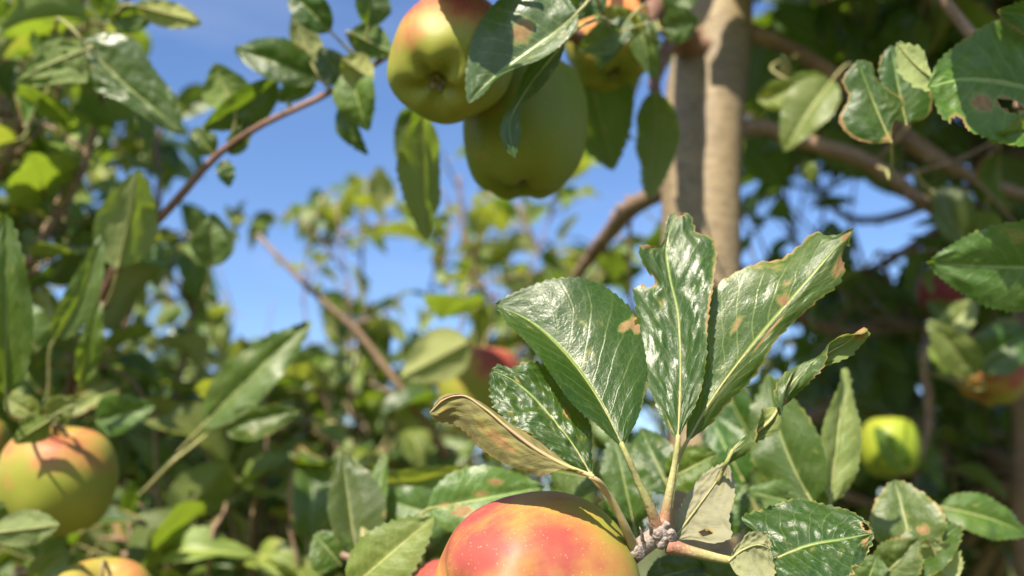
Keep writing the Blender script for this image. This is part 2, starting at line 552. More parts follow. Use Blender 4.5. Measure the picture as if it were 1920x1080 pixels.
def build_leaf(mesh, M, L, R, nu=96, nv=12, teeth=24, tooth=0.0011, rump=0.0009, puff=0.0006, bulge=0.10, roll=0.0, seed=0,
               flip=False, dry_edge=0.25, dry_tip=0.0, patches=(), holes=(), rib=0.00062, und=False, ruff=0.0):
    """lofts a leaf blade through a midrib and two margins (3-D points, base to tip)"""
    if flip:
        L, R = R, L
    u = np.linspace(0, 1, nu + 1)
    Mu, Lu, Ru = spline(M, u), spline(L, u), spline(R, u)
    T = nrm(np.gradient(Mu, axis=0))
    N = nrm(np.cross(Ru - Lu + 1e-9, T))
    for i in range(3):                                   # keep the normals steady near base and tip
        N[:3] = N[4]
        N[-4:] = N[-5]
    s = np.linspace(0, 1, nv + 1)
    cols = np.concatenate([-s[::-1], s[1:]])             # -1 .. 1
    G = np.zeros((nu + 1, len(cols), 3))
    fr = np.mod(u * teeth + 0.13 * seed, 1.0)
    saw = np.where(fr < 0.72, fr / 0.72, (1 - fr) / 0.28) * np.clip(u / 0.10, 0, 1) * np.clip((1.02 - u) / 0.08, 0, 1)
    jag = 0.55 + 0.9 * vnoise(np.floor(u * teeth + 0.13 * seed), u * 0, seed + 5)
    ru = vnoise(u * 7 + seed, u * 0 + .5, seed + 11) - 0.5
    ru2 = vnoise(u * 7 + seed, u * 0 + 7.5, seed + 12) - 0.5
    for j, c in enumerate(cols):
        E = Lu if c < 0 else Ru
        a = abs(c)
        W = E - Mu
        wl = np.linalg.norm(W, axis=1)
        p = Mu + W * a + N * (bulge * wl * 4 * a * (1 - a))[:, None]
        if roll:
            k = np.clip((a - 0.6) / 0.4, 0, 1) ** 2
            p = p + N * (roll * wl * k)[:, None] - nrm(W) * (abs(roll) * wl * 0.5 * k)[:, None]
        if tooth and a > 0.82:
            k = (a - 0.82) / 0.18
            p = p + (nrm(W) + 0.5 * T) * (tooth * saw * jag * k)[:, None]
        if ruff:
            p = p + N * (ruff * a * a * (ru if c < 0 else ru2))[:, None]
        G[:, j] = p
    U, C = np.meshgrid(u, cols, indexing='ij')
    A = np.abs(C)
    nz = (vnoise(U * 9 + seed * 3.1, C * 4 + 3, seed) - 0.5) + 0.6 * (vnoise(U * 21 + seed, C * 9 + 9, seed + 1) - 0.5)
    ph = np.mod((U - 0.27 * A) * 10.5, 1.0) - 0.5
    pf = np.cos(2 * np.pi * ph) * -1.0                    # low on the veins
    fade = np.clip(A / 0.12, 0, 1) * np.clip((1 - A) / 0.1, 0.25, 1) * np.clip(U / .08, 0, 1) * np.clip((1 - U) / .08, 0, 1)
    G += N[:, None] * ((rump * nz * 0.85 + puff * -pf * 0.08) * fade)[..., None]
    edge = np.clip((A - 0.80) / 0.20, 0, 1)
    dry = dry_edge * edge ** 2 * (0.4 + 1.2 * vnoise(U * 6 + seed, C * 2, seed + 21)) + dry_tip * np.clip((U - 0.8) / 0.2, 0, 1)
    for (pu, pv, ru_, rv_, amt) in patches:
        dry = np.maximum(dry, amt * np.clip(1.6 - 1.2 * np.sqrt(((U - pu) / ru_) ** 2 + ((C - pv) / rv_) ** 2), 0, 1))
    keep = np.ones((nu, len(cols) - 1), bool)
    if holes:
        Uc, Cc = (U[:-1, :-1] + U[1:, 1:]) / 2, (C[:-1, :-1] + C[1:, 1:]) / 2
        for (pu, pv, ru_, rv_) in holes:
            ang = np.arctan2((Cc - pv) / rv_, (Uc - pu) / ru_)
            wob = 0.75 + 0.5 * vnoise(ang * 1.6 + 9, Uc * 0 + seed, seed + 31)
            keep &= np.sqrt(((Uc - pu) / ru_) ** 2 + ((Cc - pv) / rv_) ** 2) > wob
            r = np.sqrt(((U - pu) / ru_) ** 2 + ((C - pv) / rv_) ** 2)
            dry = np.maximum(dry, 0.8 * np.clip(1.9 - r, 0, 1))
    uv = np.stack([U, C * 0.5 + 0.5], -1)
    mesh.grid(G, uv, dry, 0, keep)
    if rib:
        mesh.tube(Mu[::max(1, nu // 24)] - N[::max(1, nu // 24)] * rib * 0.45, [rib, rib * 0.75, rib * 0.5, rib * 0.2], 6, None, 1, cap=False)


def shape3(d, pts, base, tilt):
    out = []
    for p in pts:
        dz = p[2] if len(p) > 2 else 0.0
        dz += tilt[0] * (base[1] - p[1]) + tilt[1] * (base[0] - p[0])
        out.append(P(p[0], p[1], d + dz / 1000.0))
    return np.array(out)


def hero(tree, parent, d, M, L, R, tilt=(0.06, 0.0), peti=None, pr=(0.0016, 0.0011), mat=None, label=None, pm=None, **kw):
    """a leaf drawn from its midrib and margins; L lies on the left when the upper side faces us with its tip up"""
    m = Mesh()
    b = M[0]
    if kw.pop('closed', True):
        L = [M[0]] + list(L) + [M[-1]]
        R = [M[0]] + list(R) + [M[-1]]
    kw['tooth'] = kw.get('tooth', .001) * .68
    M3, L3, R3 = (shape3(d, q, b, tilt) for q in (M, L, R))
    build_leaf(m, M3, L3, R3, **kw)
    if peti is not None:
        pts = [P(*q) for q in peti] + [M3[0], M3[0] * 0.6 + spline(M3, [0.05])[0] * 0.4]
        pr = (pr[0] * .88, pr[1] * .88)
        m.tube(pts, [pr[0] * 1.75, pr[0] * 1.15, pr[0], pr[0] * .85, pr[1], pr[1] * 0.9, pr[1] * 0.8], 8, 22, 1, lump=.10, seed=3, av=[.9, .7, .25, 0, 0, 0, 0, 0])
    o = tree.part('leaf', m, [mat or M_LEAF, pm or M_PETI], label, parent)
    tree.nleaf += 1
    return o


def qleaf(tree, parent, base, tip, d, wl, wr=None, dt=0.0, roll=0.0, fold=0.18, bow=0.08, side=0.0, under=False, peti=None, mat=None,
          label=None, pr=(0.0013, 0.0009), pm=None, tipd=0.0, flat=False, **kw):
    """a leaf from base pixel to tip pixel; wl, wr: half widths in pixels; dt: how much farther (m) the tip is"""
    wr = wl if wr is None else wr
    B, Tp = P(base[0], base[1], d), P(tip[0], tip[1], d + dt)
    Tn = nrm(Tp - B)
    ln = np.linalg.norm(Tp - B)
    toc = nrm(CAM - B)
    X = nrm(np.cross(Tn, toc)) if not flat else nrm(RIGHT - Tn * (RIGHT @ Tn))
    q = Matrix.Rotation(rad(roll), 3, Vector(Tn))
    X = np.array(q @ Vector(X))
    N = nrm(np.cross(X, Tn))
    if under:
        N2 = -N
    else:
        N2 = N
    u = np.linspace(0, 1, 13)
    Mid = B + (Tp - B) * u[:, None] + N2 * (ln * bow * 4 * u * (1 - u) - ln * tipd * u ** 3)[:, None] + X * (ln * side * 4 * u * (1 - u))[:, None]
    pw = prof(u)
    k = d / FPX
    Lp = Mid - X * (pw * wl * k)[:, None] + N2 * (fold * pw * wl * k)[:, None]
    Rp = Mid + X * (pw * wr * k)[:, None] + N2 * (fold * pw * wr * k)[:, None]
    m = Mesh()
    kw.setdefault('nu', 44); kw.setdefault('nv', 6); kw.setdefault('teeth', 15); kw.setdefault('tooth', 0.0013)
    kw.setdefault('rump', 0.0018); kw.setdefault('seed', RNG.randrange(999)); kw.setdefault('ruff', ln * 0.10)
    build_leaf(m, Mid, Lp, Rp, flip=under, **kw)
    if peti is not None:
        pts = [P(*p) for p in peti] + [B, Mid[1]]
        m.tube(pts, [pr[0] * 1.2, pr[0], pr[1], pr[1] * .8], 7, 16, 1)
    o = tree.part('leaf', m, [mat or M_LEAF2, pm or M_PETI], label, parent)
    tree.nleaf += 1
    return o


# library of whole leaves for the many leaves that are out of focus
def library(n, mat, seed):
    out = []
    r = random.Random(seed)
    for i in range(n):
        u = np.linspace(0, 1, 11)
        bow, tipd, side, fold = r.uniform(-.08, .22), r.uniform(-.1, .5), r.uniform(-.10, .10), r.uniform(0.0, 0.9)
        tw = r.uniform(-0.7, 0.7)
        wd = r.uniform(0.20, 0.36)
        Mid = np.stack([side * 4 * u * (1 - u), u, bow * 4 * u * (1 - u) - tipd * u ** 2.4], -1)
        ang = tw * u
        X = np.stack([np.cos(ang), 0 * u, np.sin(ang)], -1)
        N = np.stack([-np.sin(ang), 0 * u, np.cos(ang)], -1)
        pw = prof(u) * wd
        L = Mid - X * pw[:, None] + N * (fold * pw)[:, None]
        R = Mid + X * pw[:, None] + N * (fold * pw)[:, None]
        m = Mesh()
        dry = r.random() < 0.25
        build_leaf(m, Mid, L, R, nu=26, nv=3, teeth=9, tooth=0.022, rump=0.02, puff=0.0, seed=seed * 50 + i, rib=0.0, ruff=0.16,
                   dry_edge=0.75 if dry else 0.15, dry_tip=0.5 if dry else 0.0)
        m.tube(np.array([[0, -0.34, 0.05], [0, -0.15, -0.03], [0, 0, 0], [0, 0.5, bow * 0.9 - tipd * .19 - .006]]), [0.016, 0.013, 0.012, 0.006], 5, 8, 1, cap=False)
        out.append((m.data('leaf', [mat, M_PETI]), m))
    return out


LIB = {1: library(12, M_LEAF, 1), 2: library(14, M_LEAF2, 2), 3: library(12, M_LEAF3, 3)}

# open sky kept between the boughs: leaves that would grow there are pruned away
SKY = [[(245, 30), (285, 0), (535, -10), (545, 70), (440, 90), (375, 150), (350, 255), (300, 150)],
       [(595, 40), (720, 30), (640, 110), (600, 95)],
       [(470, 235), (620, 180), (730, 130), (720, 300), (620, 340), (540, 390), (480, 400), (440, 330)],
       [(415, 500), (520, 450), (595, 550), (565, 650), (430, 660)],
       [(700, 490), (790, 470), (830, 560), (740, 600)],
       [(950, 440), (1020, 400), (1060, 440), (980, 520)],
       [(1060, 340), (1190, 310), (1240, 440), (1180, 420), (1060, 440)],
       [(1412, 410), (1550, 330), (1620, 345), (1730, 390), (1790, 440), (1760, 480), (1690, 520), (1600, 530), (1590, 440), (1500, 460), (1425, 520)],
       [(840, 250), (880, 250), (900, 420), (850, 420)],
       [(1780, 300), (1870, 280), (1860, 420), (1800, 420)]]


def inside(poly, x, y):
    c = False
    j = len(poly) - 1
    for i in range(len(poly)):
        xi, yi = poly[i]
        xj, yj = poly[j]
        if (yi > y) != (yj > y) and x < (xj - xi) * (y - yi) / (yj - yi) + xi:
            c = not c
        j = i
    return c


def blocked(p, keepout):
    x, y, d = project(p)
    if d < 0.02:
        return True
    return any(inside(q, x, y) for q in keepout)


def to_mass(loose, base, x, y, z, s, me, mm):
    Rm = np.stack([x, y, z], -1) * s
    off = loose.n
    vv = np.concatenate(mm.v)
    loose.v.append(vv @ Rm.T + base)
    loose.uv.append(np.concatenate(mm.uv))
    loose.a.append(np.concatenate(mm.a))
    loose.f.extend([tuple(i + off for i in f) for f in mm.f])
    k = 2 * (0 if me.materials[0] == M_LEAF else 1 if me.materials[0] == M_LEAF2 else 2)
    loose.m.extend([k + q for q in mm.m])
    loose.n += len(vv)


def finish(tree, most=300):
    """the leaves that show largest become objects under their branch, the others one mass"""
    def big(q):
        x, y, d = project(q[0] + q[2] * q[4] * .5)
        return q[4] / d if (-60 < x < 1980 and -60 < y < 1140 and d > 0) else q[4] / abs(d) * .01
    q_ = sorted(tree.pending, key=big, reverse=True)
    room = max(0, most - tree.nleaf)
    for (base, x, y, z, s, me, mm, o) in q_[:room]:
        c_ = bpy.data.objects.new('leaf', me)
        COL.objects.link(c_)
        c_.parent = o
        mw = Matrix(((x[0], y[0], z[0], base[0] - tree.base[0]), (x[1], y[1], z[1], base[1] - tree.base[1]),
                     (x[2], y[2], z[2], base[2] - tree.base[2]), (0, 0, 0, 1)))
        c_.matrix_basis = mw @ Matrix.Scale(s, 4)
    if q_[room:] and tree.loose is None:
        tree.loose = Mesh()
    for q in q_[room:]:
        to_mass(tree.loose, *q[:7])
    if tree.loose is not None:
        tree.part('foliage', tree.loose, LMATS, kind='stuff')


def limb(tree, pts, r, twigs=6, tl=(0.12, 0.24), leaf=(0.055, 0.08), spacing=0.022, lib=((2, 3), (1, 1)), seed=1, mat=None, keepout=SKY,
         loose=None, label=None, bias=(0, 0, 0.6), world=False, wild=1.0, t0=0.15, sides=None, near=0.0, bare=0.0, root=None, thin=0.62):
    """a bough with its twigs (one mesh) and leaves. loose: a Mesh that gathers the leaves when they are too many to be objects"""
    rg = random.Random(seed)
    W = np.array(pts, float) if world else PP(pts)
    if root is not None:
        W = np.vstack([[root], W])
    m = Mesh()
    C = m.tube(W, r, 10 if r[0] > 0.006 else 7, 5 * len(W), 0, lump=0.18, seed=seed)
    o = tree.part('branch', m, [mat or M_BARK], label)                 # mesh replaced below once the twigs are in
    nb_ = int(np.linalg.norm(np.diff(W, axis=0), axis=1).sum() / 0.03)
    rr_ = np.interp(np.linspace(0, 1, 101), np.linspace(0, 1, len(r)), r)
    for k in range(min(nb_, 24)):
        f = rg.uniform(.05, .97)
        b = spline(W, [f])[0]
        tn = nrm(spline(W, [min(1, f + .02)])[0] - spline(W, [max(0, f - .02)])[0])
        dv = np.array([rg.gauss(0, 1), rg.gauss(0, 1), rg.gauss(0, 1)])
        dv = nrm(dv - tn * (dv @ tn))
        q_ = rr_[int(f * 100)]
        ln = rg.uniform(.0025, .007)
        m.tube([b + dv * q_ * .5, b + dv * (q_ + ln * .4) + tn * ln * .3, b + dv * (q_ + ln) + tn * ln * .9], [q_ * .55 + .0006, q_ * .3 + .0008, .0004], 6, 6, 0)
    placed = []
    if root is not None:                                  # twigs grow on the outer part, not on the stretch back to the trunk
        sg = np.linalg.norm(np.diff(W, axis=0), axis=1)
        t0 = max(t0, 0.92 * sg[0] / sg.sum())
        twigs = max(2, round(twigs * thin)) if twigs else 0
    for k in range(twigs):
        f = t0 + (1 - t0) * (k + rg.random()) / twigs
        b = spline(W, [f])[0]
        tn = nrm(spline(W, [min(1, f + .02)])[0] - spline(W, [f - .02])[0])
        dr = nrm(np.array([rg.gauss(0, 1), rg.gauss(0, 1), rg.gauss(0, 1)]) * wild + np.array(bias) + tn * 0.5)
        ln = rg.uniform(*tl)
        e = b + dr * ln
        mid = b + dr * ln * 0.5 + np.array([rg.gauss(0, 1), rg.gauss(0, 1), rg.gauss(0, 1)]) * ln * 0.08
        if keepout and blocked(e, keepout) and rg.random() < 0.85:
            e = b + dr * ln * 0.3
            mid = b + dr * ln * 0.15
            ln *= 0.3
        if near and (e - CAM) @ FWD < near:
            continue
        m.tube([b, mid, e], [0.0021, 0.0016, 0.0010], 5, 6, 0)
        n = max(2, int(ln / spacing))
        ph = rg.random() * 6.28
        for i in range(n):
            if rg.random() < bare:
                continue
            g_ = (i + 0.7) / n
            lp = spline([b, mid, e], [g_])[0]
            ph += 2.4 + rg.gauss(0, .3)
            ax = nrm(e - b)
            ref = np.array([0.0, 0.0, 1.0]) if abs(ax[2]) < .9 else np.array([1.0, 0, 0])
            e1 = nrm(np.cross(ax, ref))
            e2 = np.cross(ax, e1)
            out = e1 * math.cos(ph) + e2 * math.sin(ph)
            ydir = nrm(out * rg.uniform(.7, 1.2) + ax * rg.uniform(.2, .8) + np.array([0, 0, rg.uniform(-.75, .15)]))
            size = rg.uniform(*leaf) * rg.choice((.55, .8, 1.0, 1.0, 1.1)) * (0.8 + 0.3 * (1 - abs(g_ - .5)))
            base = lp + ydir * size * 0.34
            if keepout and (blocked(base + ydir * size, keepout) or blocked(base + ydir * size * .5, keepout)) and rg.random() < 0.93:
                continue
            if near and (base + ydir * size - CAM) @ FWD < near:
                continue
            z = nrm(np.array([0, 0, 1.0]) + 0.45 * SUND + 0.55 * np.array([rg.gauss(0, 1), rg.gauss(0, 1), rg.gauss(0, 1)]))
            x = nrm(np.cross(ydir, z))
            z = np.cross(x, ydir)
            tot = sum(q for _, q in lib)
            pick = rg.random() * tot
            for key, q in lib:
                pick -= q
                if pick <= 0:
                    break
            me, mm = rg.choice(LIB[key])
            placed.append((base, x, ydir, z, size, me, mm))
    tree_mesh = m.data('branch', [mat or M_BARK], tree.base)
    o.data = tree_mesh
    for (base, x, y, z, s, me, mm) in placed:
        if loose is not None:
            to_mass(loose, base, x, y, z, s, me, mm)
        else:
            tree.pending.append((base, x, y, z, s, me, mm, o))
    return o


LMATS = [M_LEAF, M_PETI, M_LEAF2, M_PETI, M_LEAF3, M_PETI]


# ------------------------------------------------------------------ apples
APROF = np.array([(0, .60), (.07, .64), (.16, .76), (.30, .885), (.47, .93), (.68, .86), (.88, .62), (.985, .28), (1.0, 0.0), (.965, -.30), (.86, -.60),
                  (.70, -.82), (.52, -.92), (.37, -.925), (.25, -.86), (.15, -.78), (.07, -.735), (0, -.72)])


def apple(center, rad_, axis, label, mat=None, blush=(0, 1, -.3), bl=0.5, bs=0.5, tall=1.0, stem_to=None, seed=0, lobes=0.05, calyx=True, dents=()):
    rg = random.Random(seed)
    m = Mesh()
    nt_, ns = 56, 60
    pr_ = spline(np.c_[APROF, np.zeros(len(APROF))], np.linspace(0, 1, nt_))
    r, z = np.maximum(pr_[:, 0], 0), pr_[:, 1] * tall
    ang = np.linspace(0, 2 * np.pi, ns, endpoint=False)
    low = np.clip((0.1 - z) / 0.9, 0, 1)
    Rr = r[:, None] * (1 + lobes * low[:, None] * np.cos(5 * ang + seed)[None] + 0.025 * np.cos(ang * 2 + seed * 1.7)[None] + 0.02 * np.cos(3 * ang + seed)[None])
    Zz = z[:, None] + 0.05 * low[:, None] ** 2 * np.cos(5 * ang + seed)[None] * (r[:, None] > .2) + 0.05 * r[:, None] * np.cos(ang + seed)[None]
    G = np.stack([Rr * np.cos(ang), Rr * np.sin(ang), Zz * np.ones((1, ns))], -1)
    ax = nrm(np.asarray(axis, float))
    Q = Vector((0, 0, 1)).rotation_difference(Vector(ax))
    Rm = np.array(Q.to_matrix())
    Gw = G @ Rm.T
    nn = nrm(Gw)
    for (dx, dy, dz, rr, dep) in dents:
        dv = V(dx, dy, dz)
        Gw = Gw * (1 - dep * np.exp(-(np.arccos(np.clip(nn @ dv, -1, 1)) / rr) ** 2))[..., None]
    b = nn @ nrm(np.asarray(V(*blush)))
    uv = np.stack(np.broadcast_arrays(ang[None] / (2 * np.pi), np.linspace(0, 1, nt_)[:, None]), -1)
    m.grid(Gw * rad_, uv, bl + bs * b, 0, wrap=True)
    m.f = [f[::-1] for f in m.f]
    o = link('apple', m.data('apple', [mat or M_APPLE], attr='blush'), label=label, cat='apple', group='apples hanging on the trees')
    o.location = center
    sm = Mesh()
    b0 = ax * 0.60 * rad_ * tall
    if stem_to is None:
        stem_to = np.asarray(center) + ax * rad_ * 1.3 + np.array([0, 0, .004])
    e = np.asarray(stem_to) - np.asarray(center)
    sm.tube([b0 * 0.95, b0 + (ax * 0.35 * rad_), b0 * .35 + (e) * .65 + ax * .004, e], [0.0012, 0.0011, 0.0012, 0.0018], 7, 14, 0)
    link('stem', sm.data('stem', [M_STALK]), o)
    if calyx:
        cm = Mesh()
        e1 = nrm(np.cross(ax, [0.3, 0.5, 0.8]))
        e2 = np.cross(ax, e1)
        for k in range(5):
            a = k * 2 * math.pi / 5 + seed
            dr = e1 * math.cos(a) + e2 * math.sin(a)
            sd = -e1 * math.sin(a) + e2 * math.cos(a)
            u = np.linspace(0, 1, 6)
            mid = -ax * (0.74 * tall + 0.20 * u[:, None] * (1 - .3 * u[:, None])) * rad_ + dr * (0.04 + .11 * u[:, None] ** 1.5) * rad_
            wd = (0.065 * (1 - u ** 2) + .004) * rad_
            cm.grid(np.stack([mid - sd * wd[:, None], mid + dr * .012 * rad_, mid + sd * wd[:, None]], 1))
        link('calyx', cm.data('calyx', [M_CALYX]), o)
    return o


# ================================================================== the trees
def trunk(tree, pts, r, mat=M_TRUNK, seg=28, n=90, seed=1, lump=0.10, extra=()):
    m = Mesh()
    m.tube(pts, r, seg, n, 0, lump=lump, seed=seed)
    for (p, q) in extra:
        m.tube(p, q, 20, 40, 0, lump=lump, seed=seed + 2)
    return tree.part('trunk', m, [mat])


def foot(p):
    return np.array([p[0], p[1], -0.05])


def PV(px, py, off=0.0, d0=.72, y0=450):
    """point at that pixel on the vertical plane through (y0, d0): an upright stem"""
    k = lambda y: math.cos(PITCH) - (540 - y) / FPX * math.sin(PITCH)
    return P(px, py, d0 * k(y0) / k(py) + off)


# ---- A: the tree whose trunk stands in the picture
tA = P(1325, 450, 0.72)
A = Tree('apple tree with the sunlit smooth brown trunk and the leafy spur in front', foot(tA) + [0, 0, .05])
trunk(A, [foot(tA), foot(tA) + [0.0, 0, .6], PV(1322, 900), PV(1326, 560), PV(1326, 400), PV(1336, 230), PV(1352, 80), PV(1358, -60), PV(1345, -500), PV(1330, -1000)],
      [.050, .044, .038, .0355, .0345, .0300, .0265, .0255, .021, .010], seed=4, lump=.045,
      extra=[([PV(1300, 640, -.002), PV(1290, 430, -.005), PV(1285, 260, -.006), PV(1290, 150, -.004), PV(1312, 60, .0), PV(1345, -30, .004)], [.022, .0225, .0200, .0180, .0160, .014])])
# knot and side branches on the trunk
m = Mesh()
m.tube([PV(1310, 95, -.01), PV(1280, 82, -.025), PV(1262, 92, -.035)], [.016, .0125, .005], 12, 14, 0, lump=.5, seed=3)
sp0 = PV(1306, 100)
sh = lambda q: sp0 - RIGHT * .50 * q - FWD * q + UP * .12 * q
m.tube([PV(1300, 70, -.01), PV(1255, 60, -.05), P(1225, 30, .69), P(1195, -40, .66)], [.010, .0065, .005, .0045], 9, 20, 0, lump=.3, seed=5)
m.tube([sp0, sh(.03), sh(.06), sh(.09), P(1150, 85, .60), P(1090, 72, .58), P(1010, 40, .55)], [.0125, .0105, .0090, .0085, .0065, .005, .003], 9, 26, 0, lump=.35, seed=6)
m.tube([sh(.05), P(1228, 170, .665), P(1235, 215, .66)], [.006, .0065, .003], 9, 14, 0, lump=.5, seed=7)
sideA = A.part('branch', m, [M_TWIG], 'dark knotty side branch leaving the trunk')

# ---- the spur in the foreground, on a branch of A that comes round below the picture
m = Mesh()
m.tube([tA - [0, 0, .42], P(1250, 1500, .52), P(1150, 1250, .40), P(1150, 1110, .372), P(1180, 1046, .354), P(1208, 1022, .350), P(1232, 1002, .348), P(1248, 990, .347)],
       [.012, .009, .0066, .0052, .0044, .0046, .0046, .0036], 14, 60, 0, lump=.35, seed=9)
for (x, y, r_) in ((1192, 1034, .0030), (1236, 996, .0042), (1247, 988, .0032), (1256, 1002, .0034), (1243, 1014, .0030)):
    m.tube([P(x - 5, y + 7, .349), P(x, y, .346), P(x + 5, y - 7, .344)], [r_ * .5, r_, r_ * .35], 9, 9, 0, lump=.6, seed=x)
for k, (x, y, dx, dy) in enumerate(((1222, 990, -8, -12), (1205, 1004, -6, -16))):   # bud scales
    m.tube([P(x, y + 10, .345), P(x + dx * .5, y + dy * .5, .343), P(x + dx, y + dy, .342)], [.0008, .0007, .0002], 5, 7, 0)
spur = A.part('branch', m, [M_SPUR], 'grey woody fruit spur beside the red apple')

# hero leaves of the spur
hero(A, spur, .343, [(1168, 838), (1137, 775), (1098, 712), (1050, 653), (995, 604), (930, 570)],
     L=[(1128, 803, -6), (1082, 762, -13), (1042, 716, -17), (1012, 668, -16), (978, 632, -11), (948, 600, -4)],
     R=[(1198, 778, 4), (1211, 715, 6), (1208, 650, 6), (1190, 590, 6), (1150, 548, 5), (1090, 527, 3), (1030, 527, 1), (975, 546, 0)],
     tilt=(.115, .035), peti=[(1234, 994, .347), (1218, 950, .344), (1195, 900, .343)], pr=(.0021, .0015), nu=150, nv=20, teeth=37, tooth=.0013, rump=.0006, puff=.0006,
     bulge=.05, seed=2, dry_edge=.22, patches=[(.45, .97, .035, .10, .85), (.47, .80, .02, .14, .6), (.56, .42, .13, .025, .52)], holes=[(.46, 1.0, .012, .06)], ruff=.0028, label='glossy oval leaf, the largest of the spur')
hero(A, spur, .350, [(1271, 826), (1275, 740), (1275, 640), (1270, 580), (1255, 520), (1248, 462), (1270, 397)],
     L=[(1258, 812), (1228, 752, 1), (1208, 690, 2), (1204, 630, 3), (1193, 572, 4), (1190, 543, 3), (1222, 527, 1), (1204, 492, -3), (1199, 466, -5), (1238, 462, -1), (1262, 400, 0)],
     R=[(1290, 785, 0), (1312, 735, -1), (1322, 670, -4), (1326, 600, -6), (1338, 520, -4), (1331, 447, 0), (1304, 437, 1), (1292, 402, 0)],
     tilt=(.10, .02), peti=[(1244, 984, .347), (1254, 930, .347), (1265, 870, .349)], pr=(.0020, .0014), nu=150, nv=20, teeth=30, tooth=.0012, rump=.0018, puff=.0017,
     bulge=.06, seed=5, dry_edge=.45, patches=[(.50, .98, .14, .05, .75), (.80, -.95, .05, .2, .7)], holes=[(.63, -1.0, .03, .22), (.985, .5, .02, .5)], ruff=.003, label='upright torn leaf with a ragged top')
hero(A, spur, .358, [(1287, 830), (1335, 748), (1385, 680), (1440, 612), (1510, 530), (1598, 428)],
     L=[(1290, 760, 6), (1300, 660, 9), (1334, 552, 10), (1372, 518, 9), (1422, 495, 8), (1466, 487, 9), (1497, 462, 12), (1529, 435, 8), (1558, 444, 2)],
     R=[(1325, 798, 1), (1365, 752, 1), (1412, 706, 2), (1456, 636, 1), (1520, 572, 0), (1576, 522, 2), (1586, 470, 2)],
     tilt=(.045, -.01), peti=[(1250, 995, .350), (1258, 930, .355), (1270, 870, .360)], nu=120, nv=16, teeth=22, tooth=.0013, rump=.0008, puff=.0003, bulge=.06, seed=8, dry_edge=.5, holes=[(.90, .95, .03, .2)],
     patches=[(.50, .30, .11, .10, .8), (.86, .75, .07, .25, .8), (.44, -.4, .05, .05, .6), (.62, -.1, .03, .16, .65), (.97, .1, .04, .6, .8)], ruff=.006, label='broad sunlit leaf with brown scars beside the trunk')
hero(A, spur, .338, [(1109, 892), (1085, 850), (1048, 800), (1005, 750), (965, 715), (922, 693)],
     L=[(1075, 878, -2), (1035, 845, -4), (990, 815, -5), (950, 786, -4), (926, 757, -3), (921, 722, -2)],
     R=[(1112, 850, 5), (1106, 810, 7), (1086, 770, 9), (1056, 726, 9), (1018, 690, 6), (990, 682, 2), (958, 694, 3), (932, 686, 1)],
     tilt=(.07, .045), peti=[(1189, 1032, .349), (1172, 990, .342), (1142, 930, .339)], pr=(.0019, .0015), nu=140, nv=18, teeth=22, tooth=.0017, rump=.0028, puff=.0012, bulge=.08, seed=12,
     dry_edge=.30, patches=[(.42, .45, .05, .09, .8)], ruff=.006, label='dark crinkled leaf half under the largest leaf')
hero(A, spur, .330, [(1112, 896), (1062, 876), (1012, 848), (955, 806), (905, 764), (866, 742), (835, 748), (806, 774)],
     L=[(1075, 886, -1), (1030, 884, 0), (1000, 884, 2), (948, 869, 3), (904, 842, 4), (872, 808, 4), (846, 792, 5), (822, 789, 3)],
     R=[(1060, 868, 5), (1026, 834, 8), (980, 806, 10), (935, 775, 9), (896, 751, 6), (866, 738, 5), (830, 742, 3)],
     tilt=(.05, .02), flip=True, mat=M_DRY, peti=[(1190, 1032, .348), (1172, 988, .341), (1140, 928, .336)], pr=(.0018, .0014), nu=120, nv=16, teeth=24, tooth=.0010, rump=.0022, puff=.0016, bulge=-.10,
     seed=15, dry_edge=.7, patches=[(.40, -.85, .22, .25, .62), (.90, .2, .10, .7, .40), (.55, .5, .18, .3, .6)], ruff=.004, pm=M_PETIRED, rib=.0010,
     label='curled half dry leaf showing its brown underside')
hero(A, spur, .352, [(1262, 1012), (1290, 975), (1320, 935), (1345, 900), (1362, 866)],
     L=[(1272, 965, 0), (1292, 925, 1), (1322, 888, 1)],
     R=[(1300, 1012, -1), (1340, 1018, -3), (1370, 1006, -4), (1366, 975, -3), (1376, 930, -2), (1373, 890, 0)],
     tilt=(.07, .01), flip=True, nu=90, nv=14, teeth=18, tooth=.0008, rump=.0016, puff=.0004, bulge=.04, seed=18, dry_edge=.35, holes=[(.30, -.62, .05, .10)],
     label='pale downy underside of a leaf with a small hole', mat=M_PALE)
